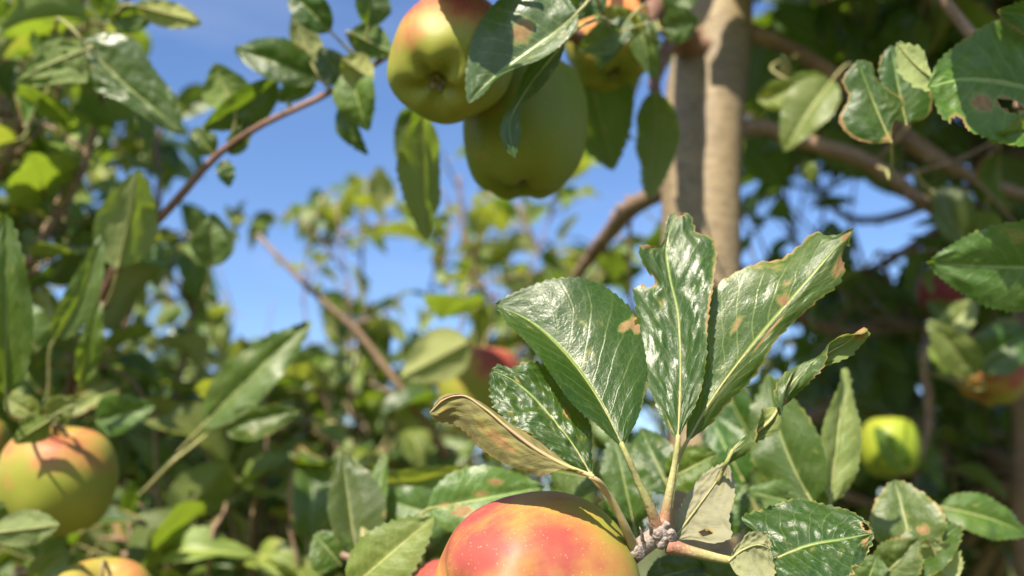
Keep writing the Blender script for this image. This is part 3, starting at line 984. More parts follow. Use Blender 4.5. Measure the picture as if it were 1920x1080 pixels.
# twisted narrow leaf
u = np.linspace(0, 1, 15)
tm = shape3(.352, [(1362, 868), (1378, 838), (1412, 812), (1448, 786), (1474, 738), (1500, 700), (1540, 668), (1580, 645), (1620, 614)], (1362, 868), (.04, 0))
Mt = spline(tm, u)
Tt = nrm(np.gradient(Mt, axis=0))
toc = nrm(CAM - Mt)
Xt = nrm(np.cross(Tt, toc))
Nt = nrm(np.cross(Xt, Tt))
for twist in (0,):
    an = np.array([.3, .9, 1.7, 2.9, 3.6, 4.6, 5.6, 6.2, 6.9, 7.7, 8.6, 9.3, 9.0, 8.6, 9.2])
    hw = .55 * np.array([.001, .0060, .0085, .0075, .0085, .0090, .0085, .0080, .0090, .0095, .0085, .0085, .0095, .0080, .0015])
    D1 = Xt * np.cos(an)[:, None] + Nt * np.sin(an)[:, None]
    an2 = an + 2.2
    D2 = -(Xt * np.cos(an - .9)[:, None] + Nt * np.sin(an - .9)[:, None])
    m = Mesh()
    build_leaf(m, Mt, Mt - D1 * hw[:, None], Mt - D2 * hw[:, None] * 1.0, nu=130, nv=10, teeth=26, tooth=.0010, rump=.0022, puff=.0010, bulge=.25, seed=21, dry_edge=.45, ruff=.006,
               patches=[(.40, .3, .06, .5, .8), (.97, 0, .05, 1, .9)], rib=.0009)
    m.tube([P(1345, 905, .359), P(1356, 880, .357), Mt[0], Mt[1]], [.0009, .0009, .0009, .0008], 7, 12, 1)
    A.part('leaf', m, [M_LEAF, M_PETI], 'narrow leaf twisted into a spiral', spur)
# low leaves right of the spur
hero(A, spur, .345, [(1432, 1058), (1470, 1040), (1520, 1022), (1575, 1012), (1638, 1000)],
     L=[(1436, 1020, 2), (1420, 998, 3), (1392, 978, 6), (1440, 950, 8), (1500, 939, 9), (1555, 948, 8), (1600, 964, 6), (1626, 982, 3)],
     R=[(1440, 1085, -6), (1500, 1100, -10), (1560, 1092, -10), (1600, 1072, -6), (1622, 1042, -2)],
     tilt=(.085, 0), nu=140, nv=18, teeth=26, tooth=.0016, rump=.0022, puff=.0014, bulge=.06, seed=25, dry_edge=.5, holes=[(.93, -.55, .03, .25), (.70, .98, .03, .10)], patches=[(.90, .5, .06, .3, .7), (.96, -.3, .05, .3, .6)], ruff=.004,
     peti=[(1252, 1022, .347), (1310, 1038, .346), (1375, 1052, .345)], pr=(.0024, .0018), label='dark shiny toothed leaf at the lower end of the spur')
hero(A, spur, .340, [(1366, 1052), (1395, 1030), (1425, 1022), (1445, 1030)],
     L=[(1380, 1026), (1408, 998), (1440, 1005)], R=[(1380, 1075, -3), (1420, 1088, -4), (1450, 1080, -2)], tilt=(.03, 0), flip=True, nu=70, nv=10, teeth=12, tooth=.0008, rump=.0016,
     seed=27, dry_edge=.4, mat=M_PALE, label='small pale flap of a folded leaf')
qleaf(A, spur, (1490, 1110), (1415, 1052), .338, 36, dt=.004, under=True, mat=M_LEAF3, fold=.3)

# small hanging leaves and neighbours round the spur (a little behind it)
bl = limb(A, [(1420, 1250, .52), (1500, 1050, .46), (1560, 960, .44)], [.006, .004, .0022], twigs=0, root=tA - [0, 0, .36], mat=M_BARK, seed=31)
qleaf(A, bl, (1525, 945), (1440, 700), .455, 60, 70, dt=.03, fold=.25, bow=.04, side=-.05, peti=[(1560, 960, .44)], mat=M_LEAF2, roll=-15)
qleaf(A, bl, (1555, 945), (1585, 690), .462, 42, 45, dt=.02, fold=.35, bow=.0, mat=M_LEAF3, roll=35, peti=[(1556, 965, .44)])
qleaf(A, bl, (1560, 960), (1400, 920), .47, 40, 45, dt=-.01, mat=M_LEAF2)
br = limb(A, [(1500, 1300, .62), (1640, 1150, .50), (1700, 1060, .46), (1720, 1010, .45)], [.006, .004, .003, .002], twigs=0, root=tA - [0, 0, .34], seed=32)
qleaf(A, br, (1715, 1045), (1678, 900), .435, 62, 66, dt=.02, fold=.2, bow=.03, mat=M_LEAF2, peti=[(1720, 1070, .44)], dry_edge=.5, patches=((.35, .45, .08, .2, .75),))
qleaf(A, br, (1700, 1090), (1800, 985), .43, 46, 44, dt=.01, fold=.5, mat=M_LEAF2, roll=-25, dry_edge=.5)
qleaf(A, br, (1640, 1090), (1720, 1010), .425, 45, 40, dt=.0, fold=.3, mat=M_LEAF2, roll=20, dry_edge=.55)
qleaf(A, br, (1780, 1100), (1740, 1010), .425, 40, 40, dt=.0, fold=.3, mat=M_LEAF3, under=True)
qleaf(A, br, (1620, 1110), (1645, 1040), .42, 38, 38, fold=.3, mat=M_LEAF2)
qleaf(A, br, (1760, 950), (1925, 1000), .50, 38, 42, dt=.0, fold=.3, mat=M_LEAF2, peti=[(1720, 1000, .47)], roll=-25)

# leaves behind the apple and to its left, on a low branch of A
bb = limb(A, [(1150, 1350, .60), (960, 1180, .50), (800, 1100, .47), (700, 1060, .46), (640, 1040, .46)], [.007, .005, .004, .003, .002], twigs=0, root=tA - [0, 0, .40], seed=33)
qleaf(A, bb, (800, 955), (1020, 915), .45, 60, 62, dt=.01, fold=.12, bow=.03, mat=M_LEAF2, patches=((.3, .3, .10, .2, .8), (.45, -.1, .12, .1, .75), (.6, -.45, .08, .15, .8), (.15, 0, .08, .2, .7)), label='greyish leaf with brown scars behind the red apple', peti=[(800, 1100, .47), (790, 1010, .455)], roll=-10)
qleaf(A, bb, (655, 1105), (814, 968), .425, 54, 60, dt=.0, fold=.15, bow=.02, mat=M_LEAF3, peti=[(640, 1125, .44), (690, 1070, .45)], roll=-12, label='bright yellow green leaf at the lower edge of the picture', dry_edge=.0)
qleaf(A, bb, (668, 1040), (640, 845), .50, 42, 62, dt=.02, fold=.35, bow=.0, mat=M_LEAF2, roll=10, peti=[(690, 1090, .48)])
qleaf(A, bb, (690, 1030), (725, 850), .51, 30, 30, dt=.03, fold=.5, bow=.0, mat=M_LEAF2, roll=-40)
qleaf(A, bb, (640, 1060), (590, 1000), .50, 40, 40, fold=.3)
qleaf(A, bb, (720, 905), (880, 875), .56, 40, 36, dt=-.02, fold=.4, bow=.1, mat=M_LEAF3, under=False, roll=30, peti=[(690, 960, .53), (680, 1030, .48)])
qleaf(A, bb, (860, 980), (700, 930), .52, 45, 40, dt=.02, fold=.2, mat=M_LEAF2)
qleaf(A, bb, (1130, 900), (1030, 880), .42, 40, 34, dt=.03, fold=.2, mat=M_LEAF2)
qleaf(A, bb, (1190, 990), (1150, 810), .44, 42, 46, dt=.02, fold=.2, mat=M_LEAF2, peti=[(1170, 1090, .45)])
qleaf(A, bb, (1260, 930), (1200, 800), .45, 44, 40, dt=.03, fold=.2, mat=M_LEAF)
qleaf(A, bb, (1250, 900), (1345, 850), .44, 40, 42, dt=.0, fold=.2, mat=M_LEAF2)
qleaf(A, bb, (1330, 1000), (1400, 905), .46, 40, 40, dt=.0, fold=.2, mat=M_LEAF)
qleaf(A, bb, (1100, 960), (1210, 1000), .44, 38, 40, dt=.02, fold=.2, mat=M_LEAF)
qleaf(A, bb, (1290, 1060), (1390, 1110), .42, 36, 40, dt=.0, fold=.2, mat=M_LEAF)
qleaf(A, bb, (1210, 1090), (1320, 1060), .40, 34, 30, dt=.02, fold=.2, mat=M_LEAF)

qleaf(A, bb, (1395, 905), (1330, 780), .52, 46, 44, dt=.02, fold=.2, mat=M_LEAF, peti=[(1420, 960, .52)])
qleaf(A, bb, (1300, 940), (1370, 850), .53, 44, 44, dt=.02, fold=.2, mat=M_LEAF2, roll=30)
qleaf(A, bb, (1420, 840), (1350, 700), .56, 44, 40, dt=.02, fold=.3, mat=M_LEAF, roll=-20, peti=[(1440, 900, .54)])
# ---- leaves on the side branch above: they hang in front of the two upper apples
hero(A, sideA, .415, [(1085, 22), (1030, 70), (985, 102), (940, 135), (905, 165), (878, 194)],
     L=[(1040, -25, 6), (985, -30, 8), (930, 5, 8), (892, 62, 6), (876, 125, 3), (874, 165, 1)],
     R=[(1082, 48, -3), (1050, 85, -6), (1010, 112, -8), (965, 128, -8), (930, 148, -5), (905, 178, -2)],
     tilt=(.01, .0), flip=True, nu=100, nv=12, teeth=24, tooth=.0011, rump=.0012, puff=.0006, bulge=.08, seed=41, peti=[(1150, 88, .60), (1120, 0, .50), (1100, 5, .43)], patches=[(.42, .3, .10, .2, .65)], dry_edge=.25,
     label='leaf half in shade before the upper apples')
hero(A, sideA, .428, [(1062, 75), (1020, 125), (980, 180), (955, 235), (966, 296)],
     L=[(1030, 85, 3), (985, 135, 3), (968, 180, 2), (940, 238, 1), (950, 280, 0)],
     R=[(1050, 112, 3), (1018, 160, 3), (975, 205, 2), (975, 245, 1)], tilt=(.03, 0), flip=True, nu=80, nv=10, teeth=16, tooth=.0010, rump=.0014, seed=43,
     peti=[(1150, 88, .60), (1110, 40, .46)], label='narrow folded leaf hanging between the upper apples')
qleaf(A, sideA, (1100, 110), (1150, 320), .60, 72, 78, dt=.05, fold=.15, mat=M_LEAF, under=True, peti=[(1090, 75, .60)])
qleaf(A, sideA, (1228, 170), (1215, 375), .63, 44, 42, dt=.03, fold=.2, mat=M_LEAF, under=True, roll=20)
qleaf(A, sideA, (1240, 55), (1310, 40), .60, 34, 30, fold=.2, mat=M_LEAF2, peti=[(1225, 30, .66)])
qleaf(A, sideA, (1205, 60), (1110, 18), .56, 30, 26, fold=.4, mat=M_LEAF3, peti=[(1200, 108, .66)])
qleaf(A, sideA, (1165, 60), (1085, 95), .53, 26, 30, fold=.3, mat=M_LEAF2, peti=[(1200, 108, .66)])
qleaf(A, sideA, (1180, 35), (1120, 130), .54, 24, 26, fold=.35, mat=M_LEAF, roll=20, peti=[(1200, 108, .66)])
qleaf(A, sideA, (1190, 20), (1230, 150), .58, 26, 26, fold=.5, mat=M_LEAF2, peti=[(1225, 30, .66)])
qleaf(A, sideA, (1255, 30), (1300, -60), .60, 32, 30, fold=.3, mat=M_LEAF2, peti=[(1225, 30, .66)])
qleaf(A, sideA, (1120, -40), (1060, 40), .52, 40, 40, fold=.3, mat=M_LEAF, peti=[(1195, -40, .66)])
qleaf(A, sideA, (790, 215), (800, 450), .56, 50, 40, dt=.04, fold=.55, bow=.0, mat=M_LEAF2, under=True, roll=-25, label='leaf hanging straight down under the upper apple', peti=[(780, 150, .57), (860, 60, .57), (1010, 40, .55)])
qleaf(A, sideA, (775, 200), (745, 300), .58, 22, 22, dt=.02, fold=.5, mat=M_LEAF, under=True)

TR = [[(1225, -60), (1425, -60), (1420, 520), (1235, 520)]]
over = Mesh()  # unseen twig with flat leaves, added above the picture to shade the upper apples
over.tube([P(1195, -40, .66), P(1080, -160, .52), P(960, -210, .45), P(860, -240, .44)], [.0045, .004, .003, .002], 8, 20, 0, lump=.3, seed=8)
over = A.part('branch', over, [M_TWIG])
for (x, y, d_, w_) in ((866, -190, .395, 85), (925, -80, .41, 75), (800, -330, .385, 85), (850, -75, .39, 70), (960, -200, .41, 85), (1000, -90, .42, 70)):
    qleaf(A, over, (x + 20, y - 10), (x - 20, y + 10), d_, w_, dt=.07, fold=.1, flat=True, mat=M_LEAF, peti=[(x + 60, y - 20, d_ - .005)])
# ---- A: right boughs
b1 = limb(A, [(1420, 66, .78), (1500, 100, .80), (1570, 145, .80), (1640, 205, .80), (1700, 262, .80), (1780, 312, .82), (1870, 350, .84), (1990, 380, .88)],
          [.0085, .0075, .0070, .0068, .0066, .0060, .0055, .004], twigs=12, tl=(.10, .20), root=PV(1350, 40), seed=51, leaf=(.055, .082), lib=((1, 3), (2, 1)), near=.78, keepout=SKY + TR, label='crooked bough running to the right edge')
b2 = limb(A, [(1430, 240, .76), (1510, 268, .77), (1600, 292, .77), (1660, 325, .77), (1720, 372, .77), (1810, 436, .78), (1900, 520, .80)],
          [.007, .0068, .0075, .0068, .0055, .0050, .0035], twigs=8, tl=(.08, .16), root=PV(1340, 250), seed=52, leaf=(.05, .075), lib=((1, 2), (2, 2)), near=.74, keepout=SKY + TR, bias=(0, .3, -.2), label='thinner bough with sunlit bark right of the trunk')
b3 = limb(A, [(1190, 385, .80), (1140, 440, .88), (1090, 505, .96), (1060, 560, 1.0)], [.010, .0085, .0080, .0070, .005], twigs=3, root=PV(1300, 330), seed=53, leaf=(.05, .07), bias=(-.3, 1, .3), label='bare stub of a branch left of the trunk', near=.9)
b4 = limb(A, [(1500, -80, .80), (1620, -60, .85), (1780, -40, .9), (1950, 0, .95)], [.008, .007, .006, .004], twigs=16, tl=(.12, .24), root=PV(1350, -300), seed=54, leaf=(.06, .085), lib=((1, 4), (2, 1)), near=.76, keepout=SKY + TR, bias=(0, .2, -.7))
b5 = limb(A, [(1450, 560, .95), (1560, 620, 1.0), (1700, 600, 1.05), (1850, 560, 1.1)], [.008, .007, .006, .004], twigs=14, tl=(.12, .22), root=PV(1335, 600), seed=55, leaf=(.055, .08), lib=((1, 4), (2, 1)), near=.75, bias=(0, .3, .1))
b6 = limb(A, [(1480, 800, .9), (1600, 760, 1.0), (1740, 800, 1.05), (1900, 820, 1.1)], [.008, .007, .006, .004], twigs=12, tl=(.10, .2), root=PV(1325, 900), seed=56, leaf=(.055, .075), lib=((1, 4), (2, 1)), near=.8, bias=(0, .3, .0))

# near leaves on the right
bn = limb(A, [(1500, -500, .66), (1750, -350, .52), (1950, -100, .45), (2010, 120, .425), (2000, 230, .42)], [.008, .006, .005, .0035, .002], twigs=0, root=PV(1335, -800), seed=57)
hero(A, bn, .425, [(2000, 185), (1930, 165), (1860, 150), (1790, 150), (1738, 165)],
     L=[(1990, 262, -10), (1930, 274, -14), (1880, 262, -13), (1830, 242, -10), (1775, 222, -5)],
     R=[(1990, 60, 12), (1920, 28, 16), (1875, 38, 15), (1835, 56, 12), (1790, 88, 8), (1755, 125, 3)],
     tilt=(.03, 0), nu=110, nv=14, teeth=26, tooth=.0016, rump=.0024, puff=.0012, bulge=-.10, seed=61, dry_edge=.4, ruff=.006, holes=[(.42, -.30, .07, .10), (.15, .15, .04, .06), (.75, -1.0, .04, .2)], patches=[(.6, -.35, .10, .2, .6)],
     label='big damaged leaf at the right edge, half in shade', peti=[(2010, 120, .43)], mat=M_LEAF2)
qleaf(A, bn, (2010, 210), (1850, 262), .418, 30, 34, fold=.35, mat=M_LEAF3, roll=-20, dry_edge=.5, peti=[(2010, 150, .425)])
qleaf(A, bn, (1990, 40), (1870, 20), .44, 34, 30, fold=.3, mat=M_LEAF2, dry_edge=.6, peti=[(2010, 100, .43)])
hero(A, bn, .43, [(1752, 150), (1722, 128), (1700, 105), (1680, 80)],
     L=[(1745, 168, 0), (1720, 162, -1), (1690, 140, -1)], R=[(1738, 120, 2), (1730, 95, 2), (1705, 84, 1)], tilt=(.03, 0), flip=True, nu=50, nv=8, teeth=7, tooth=.0022, rump=.0008, seed=63, mat=M_LEAF3,
     label='small pale leaf flap turned inside out')
hero(A, bn, .445, [(1672, 268), (1655, 232), (1640, 195), (1622, 150), (1608, 112)],
     L=[(1632, 268, 0), (1600, 258, 1), (1574, 226, 2), (1592, 180, 2), (1581, 152, 2)], R=[(1672, 238, 0), (1694, 190, -1), (1664, 168, -1), (1642, 148, 0), (1632, 118, 0)], tilt=(.05, .02),
     nu=80, nv=10, teeth=14, tooth=.0009, rump=.0012, puff=.0008, seed=65, dry_edge=.85, patches=[(.05, 0, .08, 1.0, .8)], peti=[(1640, 310, .77), (1660, 318, .60), (1672, 300, .46)],
     label='torn leaf with brown margins below the bough')
hero(A, bn, .455, [(1700, 235), (1690, 190), (1680, 140), (1670, 85)], L=[(1668, 210), (1655, 165), (1652, 110)], R=[(1740, 215, -2), (1745, 170, -3), (1720, 110, -1)], tilt=(.05, 0), nu=60, nv=8, teeth=12, tooth=.0012, seed=66, dry_edge=.5,
     label='dark leaf behind the torn leaf')
qleaf(A, bn, (1835, -75), (1815, -65), .375, 66, dt=.07, fold=.1, flat=True, mat=M_LEAF)  # two flat leaves out of view, added to shade the big right leaf
qleaf(A, bn, (1915, -150), (1895, -140), .385, 52, dt=.06, fold=.1, flat=True, mat=M_LEAF)
bo = limb(A, [(1600, -200, .62), (1850, 100, .60), (2020, 330, .52), (2040, 450, .47)], [.006, .005, .004, .002], twigs=0, root=PV(1345, -500), seed=58)
qleaf(A, bo, (2010, 500), (1738, 492), .44, 82, 88, dt=.01, fold=.12, bow=.06, mat=M_LEAF2, roll=-15, teeth=26, nu=90, nv=10, peti=[(2040, 450, .47)], label='smooth green leaf pointing in from the right edge', patches=((.3, .35, .05, .1, .6), (.22, .3, .04, .06, .6)))
qleaf(A, b2, (1560, 150), (1470, 285), .66, 44, 48, dt=.0, fold=.4, bow=.05, mat=M_LEAF3, roll=20, peti=[(1600, 170, .78)], label='bright translucent leaf right of the trunk')
qleaf(A, b2, (1480, 150), (1580, 190), .68, 30, 34, dt=.0, fold=.3, mat=M_LEAF3, peti=[(1500, 100, .78)])
qleaf(A, b2, (1420, 190), (1500, 160), .68, 24, 28, dt=.0, fold=.3, mat=M_LEAF3)
qleaf(A, b1, (1510, 300), (1525, 345), .70, 14, 14, mat=M_LEAF3)
for k, (x0, y0, x1, y1, w_) in enumerate(((1450, 20, 1560, 130, 56), (1590, 20, 1500, 120, 50), (1660, 10, 1740, 110, 52), (1400, 260, 1470, 350, 46), (1540, 250, 1600, 335, 42), (1660, 280, 1580, 330, 38),
                                          (1730, 20, 1850, -30, 50), (1600, 90, 1690, 130, 46), (1440, 60, 1400, 190, 40), (1500, 210, 1420, 290, 44), (1860, 300, 1920, 420, 60), (1760, 300, 1740, 380, 40))):
    qleaf(A, b1, (x0, y0), (x1, y1), .84 + .02 * (k % 4), w_ * .85, dt=.02, fold=.25, mat=M_LEAF, under=(k % 3 != 0), roll=(k * 37) % 50 - 25)

# canopy of A above the picture (it throws the right half into shade)
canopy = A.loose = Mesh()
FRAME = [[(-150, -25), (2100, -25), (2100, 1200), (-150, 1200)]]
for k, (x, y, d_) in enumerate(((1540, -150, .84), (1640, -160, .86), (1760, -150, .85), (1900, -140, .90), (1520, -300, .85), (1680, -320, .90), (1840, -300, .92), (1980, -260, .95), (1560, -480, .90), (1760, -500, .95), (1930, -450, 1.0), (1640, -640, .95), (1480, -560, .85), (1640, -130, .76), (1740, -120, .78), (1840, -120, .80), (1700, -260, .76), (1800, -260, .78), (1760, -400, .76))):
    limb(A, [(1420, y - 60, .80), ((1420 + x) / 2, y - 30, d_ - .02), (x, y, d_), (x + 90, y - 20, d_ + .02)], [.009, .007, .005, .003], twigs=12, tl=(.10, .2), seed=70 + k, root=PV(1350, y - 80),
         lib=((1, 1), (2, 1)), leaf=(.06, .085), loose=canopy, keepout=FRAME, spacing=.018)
finish(A)

# ---- B: the tree on the left
tB = np.array([-.66, .98, 0])
B = Tree('apple tree whose reddish bough arches in from the left', tB)
trunk(B, [foot(tB), tB + [0.0, 0, .7], tB + [.02, 0, 1.3], tB + [.0, .02, 2.0], tB + [.05, .05, 2.6]], [.045, .038, .032, .022, .012], mat=M_BARK, seed=14)
B1 = limb(B, [(120, 760, .80), (180, 590, .70), (212, 515, .66), (262, 450, .63), (325, 382, .61), (420, 280, .59), (480, 240, .58), (545, 208, .575), (622, 172, .57), (690, 128, .565), (735, 100, .56)],
          [.010, .0055, .0052, .0050, .0050, .0046, .0042, .0040, .0036, .0030, .0022, .0018], twigs=0, root=tB + [.02, 0, 1.15], mat=M_TWIG, seed=81, label='long reddish bough arching up to the upper apple')
H = lambda *a, **k: qleaf(B, B1, *a, **k)
H((220, 505), (262, 320), .60, 52, 56, dt=-.01, fold=.25, bow=.02, under=True, mat=M_LEAF2, peti=[(180, 585, .69)], roll=10, label='pale leaf on a yellow stalk beside the reddish bough')
hero(B, B1, .575, [(152, 72), (190, 115), (235, 160), (290, 205), (345, 255)],
     L=[(152, 110, -2), (165, 155, -4), (225, 190, -5), (285, 228, -3)], R=[(200, 62, 2), (252, 75, 4), (285, 125, 4), (330, 185, 2)], tilt=(-.02, 0), flip=True, nu=80, nv=12, teeth=20, tooth=.0012, rump=.003, puff=.0012,
     seed=83, ruff=.006, peti=[(100, 60, .66)], mat=M_LEAF, label='large dark leaf seen from below at the upper left')
hero(B, B1, .57, [(158, 95), (120, 110), (75, 130), (28, 156)], L=[(158, 150, -2), (110, 155, -3), (60, 158, -1)], R=[(140, 78, 3), (95, 76, 3), (60, 110, 1)], tilt=(.02, 0), nu=70, nv=10, teeth=18, tooth=.0016, rump=.004,
     seed=84, ruff=.006, peti=[(160, 80, .60)], mat=M_LEAF2, flip=True, label='toothed leaf pointing left at the upper left')
H((440, 205), (405, 118), .585, 40, 50, fold=.3, mat=M_LEAF2, under=True, peti=[(430, 275, .59)], roll=15)
H((520, 150), (380, 240), .59, 40, 30, fold=.35, mat=M_LEAF, peti=[(545, 208, .575)], roll=-20)
H((600, 150), (438, 92), .575, 34, 44, fold=.3, mat=M_LEAF, peti=[(622, 172, .57)], roll=10)
H((585, 120), (550, 22), .57, 26, 30, fold=.3, mat=M_LEAF3, under=True, peti=[(622, 172, .57)])
H((590, 140), (520, 190), .58, 22, 20, fold=.3, mat=M_LEAF2)
H((650, 160), (600, 90), .565, 30, 26, fold=.4, mat=M_LEAF)
H((660, 130), (690, 245), .56, 44, 40, fold=.3, mat=M_LEAF2, peti=[(690, 128, .565)], roll=25)
H((640, 190), (690, 290), .575, 24, 26, fold=.3, mat=M_LEAF, roll=40)
H((655, 60), (735, 100), .55, 34, 30, fold=.3, mat=M_LEAF, under=True, peti=[(690, 128, .565)])
H((690, 50), (690, -40), .55, 36, 36, fold=.3, mat=M_LEAF, roll=30, peti=[(690, 128, .565)])
H((620, 60), (540, -20), .55, 28, 34, fold=.3, mat=M_LEAF, peti=[(690, 128, .565)])
H((640, 110), (700, 150), .55, 30, 30, fold=.4, mat=M_LEAF3, under=True)
H((400, 290), (365, 240), .60, 26, 22, fold=.3, mat=M_LEAF2)
H((430, 290), (470, 225), .59, 16, 18, fold=.3, mat=M_LEAF2)
H((420, 300), (430, 350), .59, 14, 16, fold=.3, mat=M_LEAF)
H((395, 500), (400, 400), .66, 34, 38, fold=.3, mat=M_LEAF2, peti=[(380, 560, .68)])
H((205, 40), (300, 20), .60, 22, 28, fold=.3, mat=M_LEAF2)
H((250, 10), (378, 42), .58, 22, 24, fold=.3, mat=M_LEAF3, under=True, peti=[(215, 30, .60)])
H((100, 640), (190, 440), .58, 26, 28, fold=.35, mat=M_LEAF2, peti=[(88, 780, .60), (92, 720, .59)], side=.05, label='long upright leaf above the apple at the left')
H((150, 720), (185, 560), .60, 16, 24, fold=.35, mat=M_LEAF2)
H((11, 745), (12, 400), .500, 38, 42, fold=.3, mat=M_LEAF2, peti=[(60, 790, .56)])
H((70, 660), (20, 560), .60, 50, 40, fold=.2, mat=M_LEAF2)
H((378, 800), (586, 600), .62, 44, 46, dt=.02, fold=.3, bow=.05, mat=M_LEAF2, roll=-12, peti=[(330, 860, .60), (260, 930, .64)], label='long glossy leaf reaching up into the gap of sky')
H((420, 800), (560, 770), .62, 26, 34, fold=.3, mat=M_LEAF2, peti=[(330, 860, .62)])
H((20, 965), (60, 945), .55, 40, 30, fold=.3, mat=M_LEAF2, under=True)
H((60, 1090), (130, 1030), .56, 26, 30, fold=.4, mat=M_LEAF3)
H((30, 950), (-40, 1010), .54, 40, 46, fold=.3, mat=M_LEAF2)
H((90, 790), (25, 830), .515, 24, 26, fold=.3, mat=M_LEAF2, under=True, peti=[(95, 775, .57)])
H((85, 780), (150, 745), .53, 24, 22, fold=.3, mat=M_LEAF3, peti=[(95, 785, .57)])
H((75, 785), (10, 745), .55, 22, 24, fold=.4, mat=M_LEAF3, peti=[(95, 785, .57)])
H((-20, 1000), (110, 985), .50, 34, 30, fold=.3, mat=M_LEAF2, under=True)
H((180, 790), (290, 760), .62, 40, 34, fold=.3, mat=M_LEAF2)
Bo = dict(leaf=(.038, .068), near=.60, spacing=.013)
limb(B, [(-180, 700, .80), (-60, 450, .76), (30, 250, .74), (90, 60, .72), (120, -160, .70)], [.008, .007, .006, .005, .003], twigs=18, tl=(.08, .18), root=tB + [.02, 0, 1.4], seed=85, lib=((2, 3), (1, 2), (3, 2)), **Bo)
limb(B, [(-100, 800, .95), (60, 560, .92), (68, 400, .90), (58, 280, .90), (120, 80, .92), (190, -80, .95)], [.008, .0055, .005, .0045, .004, .003], twigs=18, tl=(.08, .18), root=tB + [.02, 0, 1.3], seed=86, lib=((2, 3), (1, 2), (3, 2)), **Bo)
limb(B, [(40, 900, .95), (190, 700, .98), (270, 500, 1.0), (300, 330, 1.02), (270, 200, 1.05)], [.008, .0055, .005, .0045, .003], twigs=16, tl=(.08, .16), root=tB + [.02, 0, 1.2], seed=87, lib=((2, 3), (1, 2), (3, 2)), **Bo)
limb(B, [(100, 1000, .9), (280, 850, .95), (350, 650, 1.0), (375, 480, 1.02)], [.007, .005, .004, .003], twigs=14, tl=(.08, .16), root=tB + [.02, 0, 1.1], seed=88, lib=((2, 3), (1, 2), (3, 2)), **Bo)
limb(B, [(-60, 1150, .78), (100, 1050, .76), (260, 1040, .76), (420, 1000, .78)], [.007, .005, .004, .003], twigs=14, tl=(.08, .15), root=tB + [.02, 0, 1.0], seed=89, lib=((2, 3), (1, 2), (3, 2)), **Bo)

limb(B, [(-60, 620, .72), (60, 480, .70), (150, 330, .70), (190, 190, .72)], [.006, .005, .004, .003], twigs=12, tl=(.07, .14), root=tB + [.02, 0, 1.5], seed=890, lib=((2, 3), (1, 2), (3, 2)), **Bo)
limb(B, [(-60, 520, 1.15), (100, 420, 1.15), (230, 300, 1.15), (330, 180, 1.2)], [.006, .005, .004, .003], twigs=14, tl=(.10, .2), root=tB + [.02, 0, 1.5], seed=891, lib=((2, 3), (1, 2), (3, 2)), **Bo)
limb(B, [(-60, 320, 1.15), (60, 160, 1.15), (130, 40, 1.15), (180, -80, 1.2)], [.006, .005, .004, .003], twigs=13, tl=(.10, .2), root=tB + [.02, 0, 1.7], seed=892, lib=((2, 3), (1, 2), (3, 2)), **Bo)
finish(B)

# ---- C: the tree behind, in the middle
tC = np.array([-.22, 2.05, 0])
C = Tree('small apple tree out of focus behind the gap of sky', tC)
trunk(C, [foot(tC), tC + [0.02, 0, .6], tC + [.0, 0, 1.1], tC + [.02, .02, 1.7]], [.045, .04, .034, .02], mat=M_BARK, seed=15)
Co = dict(thin=.62, leaf=(.050, .080), lib=((2, 2), (1, 1), (3, 3)), keepout=SKY, near=1.1, spacing=.015)
limb(C, [(970, 1040, 1.15), (822, 832, .95), (757, 735, .93), (692, 650, .93), (652, 600, .93), (612, 570, .93), (550, 510, .94), (482, 440, .95)], [.012, .0105, .0090, .0086, .0086, .0080, .0064, .0040, .0022], twigs=9, tl=(.08, .18), root=tC + [0, 0, 1.0], seed=91, label='blurred bough slanting up to the left', **dict(Co, near=.9, leaf=(.045, .065)))
limb(C, [(690, 800, 1.6), (682, 620, 1.55), (678, 480, 1.55), (684, 400, 1.55), (690, 330, 1.55)], [.007, .006, .005, .004, .002], twigs=14, tl=(.07, .14), root=tC + [0, 0, 1.1], seed=92, **Co)
limb(C, [(1000, 760, 1.45), (950, 600, 1.42), (900, 530, 1.4), (872, 460, 1.4), (864, 390, 1.4), (860, 330, 1.4)], [.011, .009, .008, .006, .004, .003], twigs=13, tl=(.07, .15), root=tC + [0, 0, 1.1], seed=93, label='blurred upright stem below the upper apples', **Co)
limb(C, [(1150, 760, 1.6), (1080, 600, 1.55), (1010, 470, 1.5), (970, 380, 1.5)], [.009, .007, .005, .003], twigs=10, tl=(.07, .14), root=tC + [0, 0, 1.1], seed=94, **Co)
limb(C, [(1250, 800, 1.7), (1200, 620, 1.65), (1170, 500, 1.6), (1160, 440, 1.6)], [.009, .007, .005, .003], twigs=10, tl=(.07, .15), root=tC + [0, 0, 1.1], seed=95, **Co)
limb(C, [(620, 950, 1.7), (480, 800, 1.7), (420, 640, 1.7), (380, 520, 1.7)], [.009, .007, .005, .003], twigs=13, tl=(.10, .2), root=tC + [0, 0, 1.0], seed=96, **Co)
limb(C, [(800, 1000, 1.3), (700, 880, 1.3), (560, 800, 1.3), (420, 760, 1.3)], [.009, .007, .005, .003], twigs=16, tl=(.10, .2), root=tC + [0, 0, .95], seed=97, **Co)

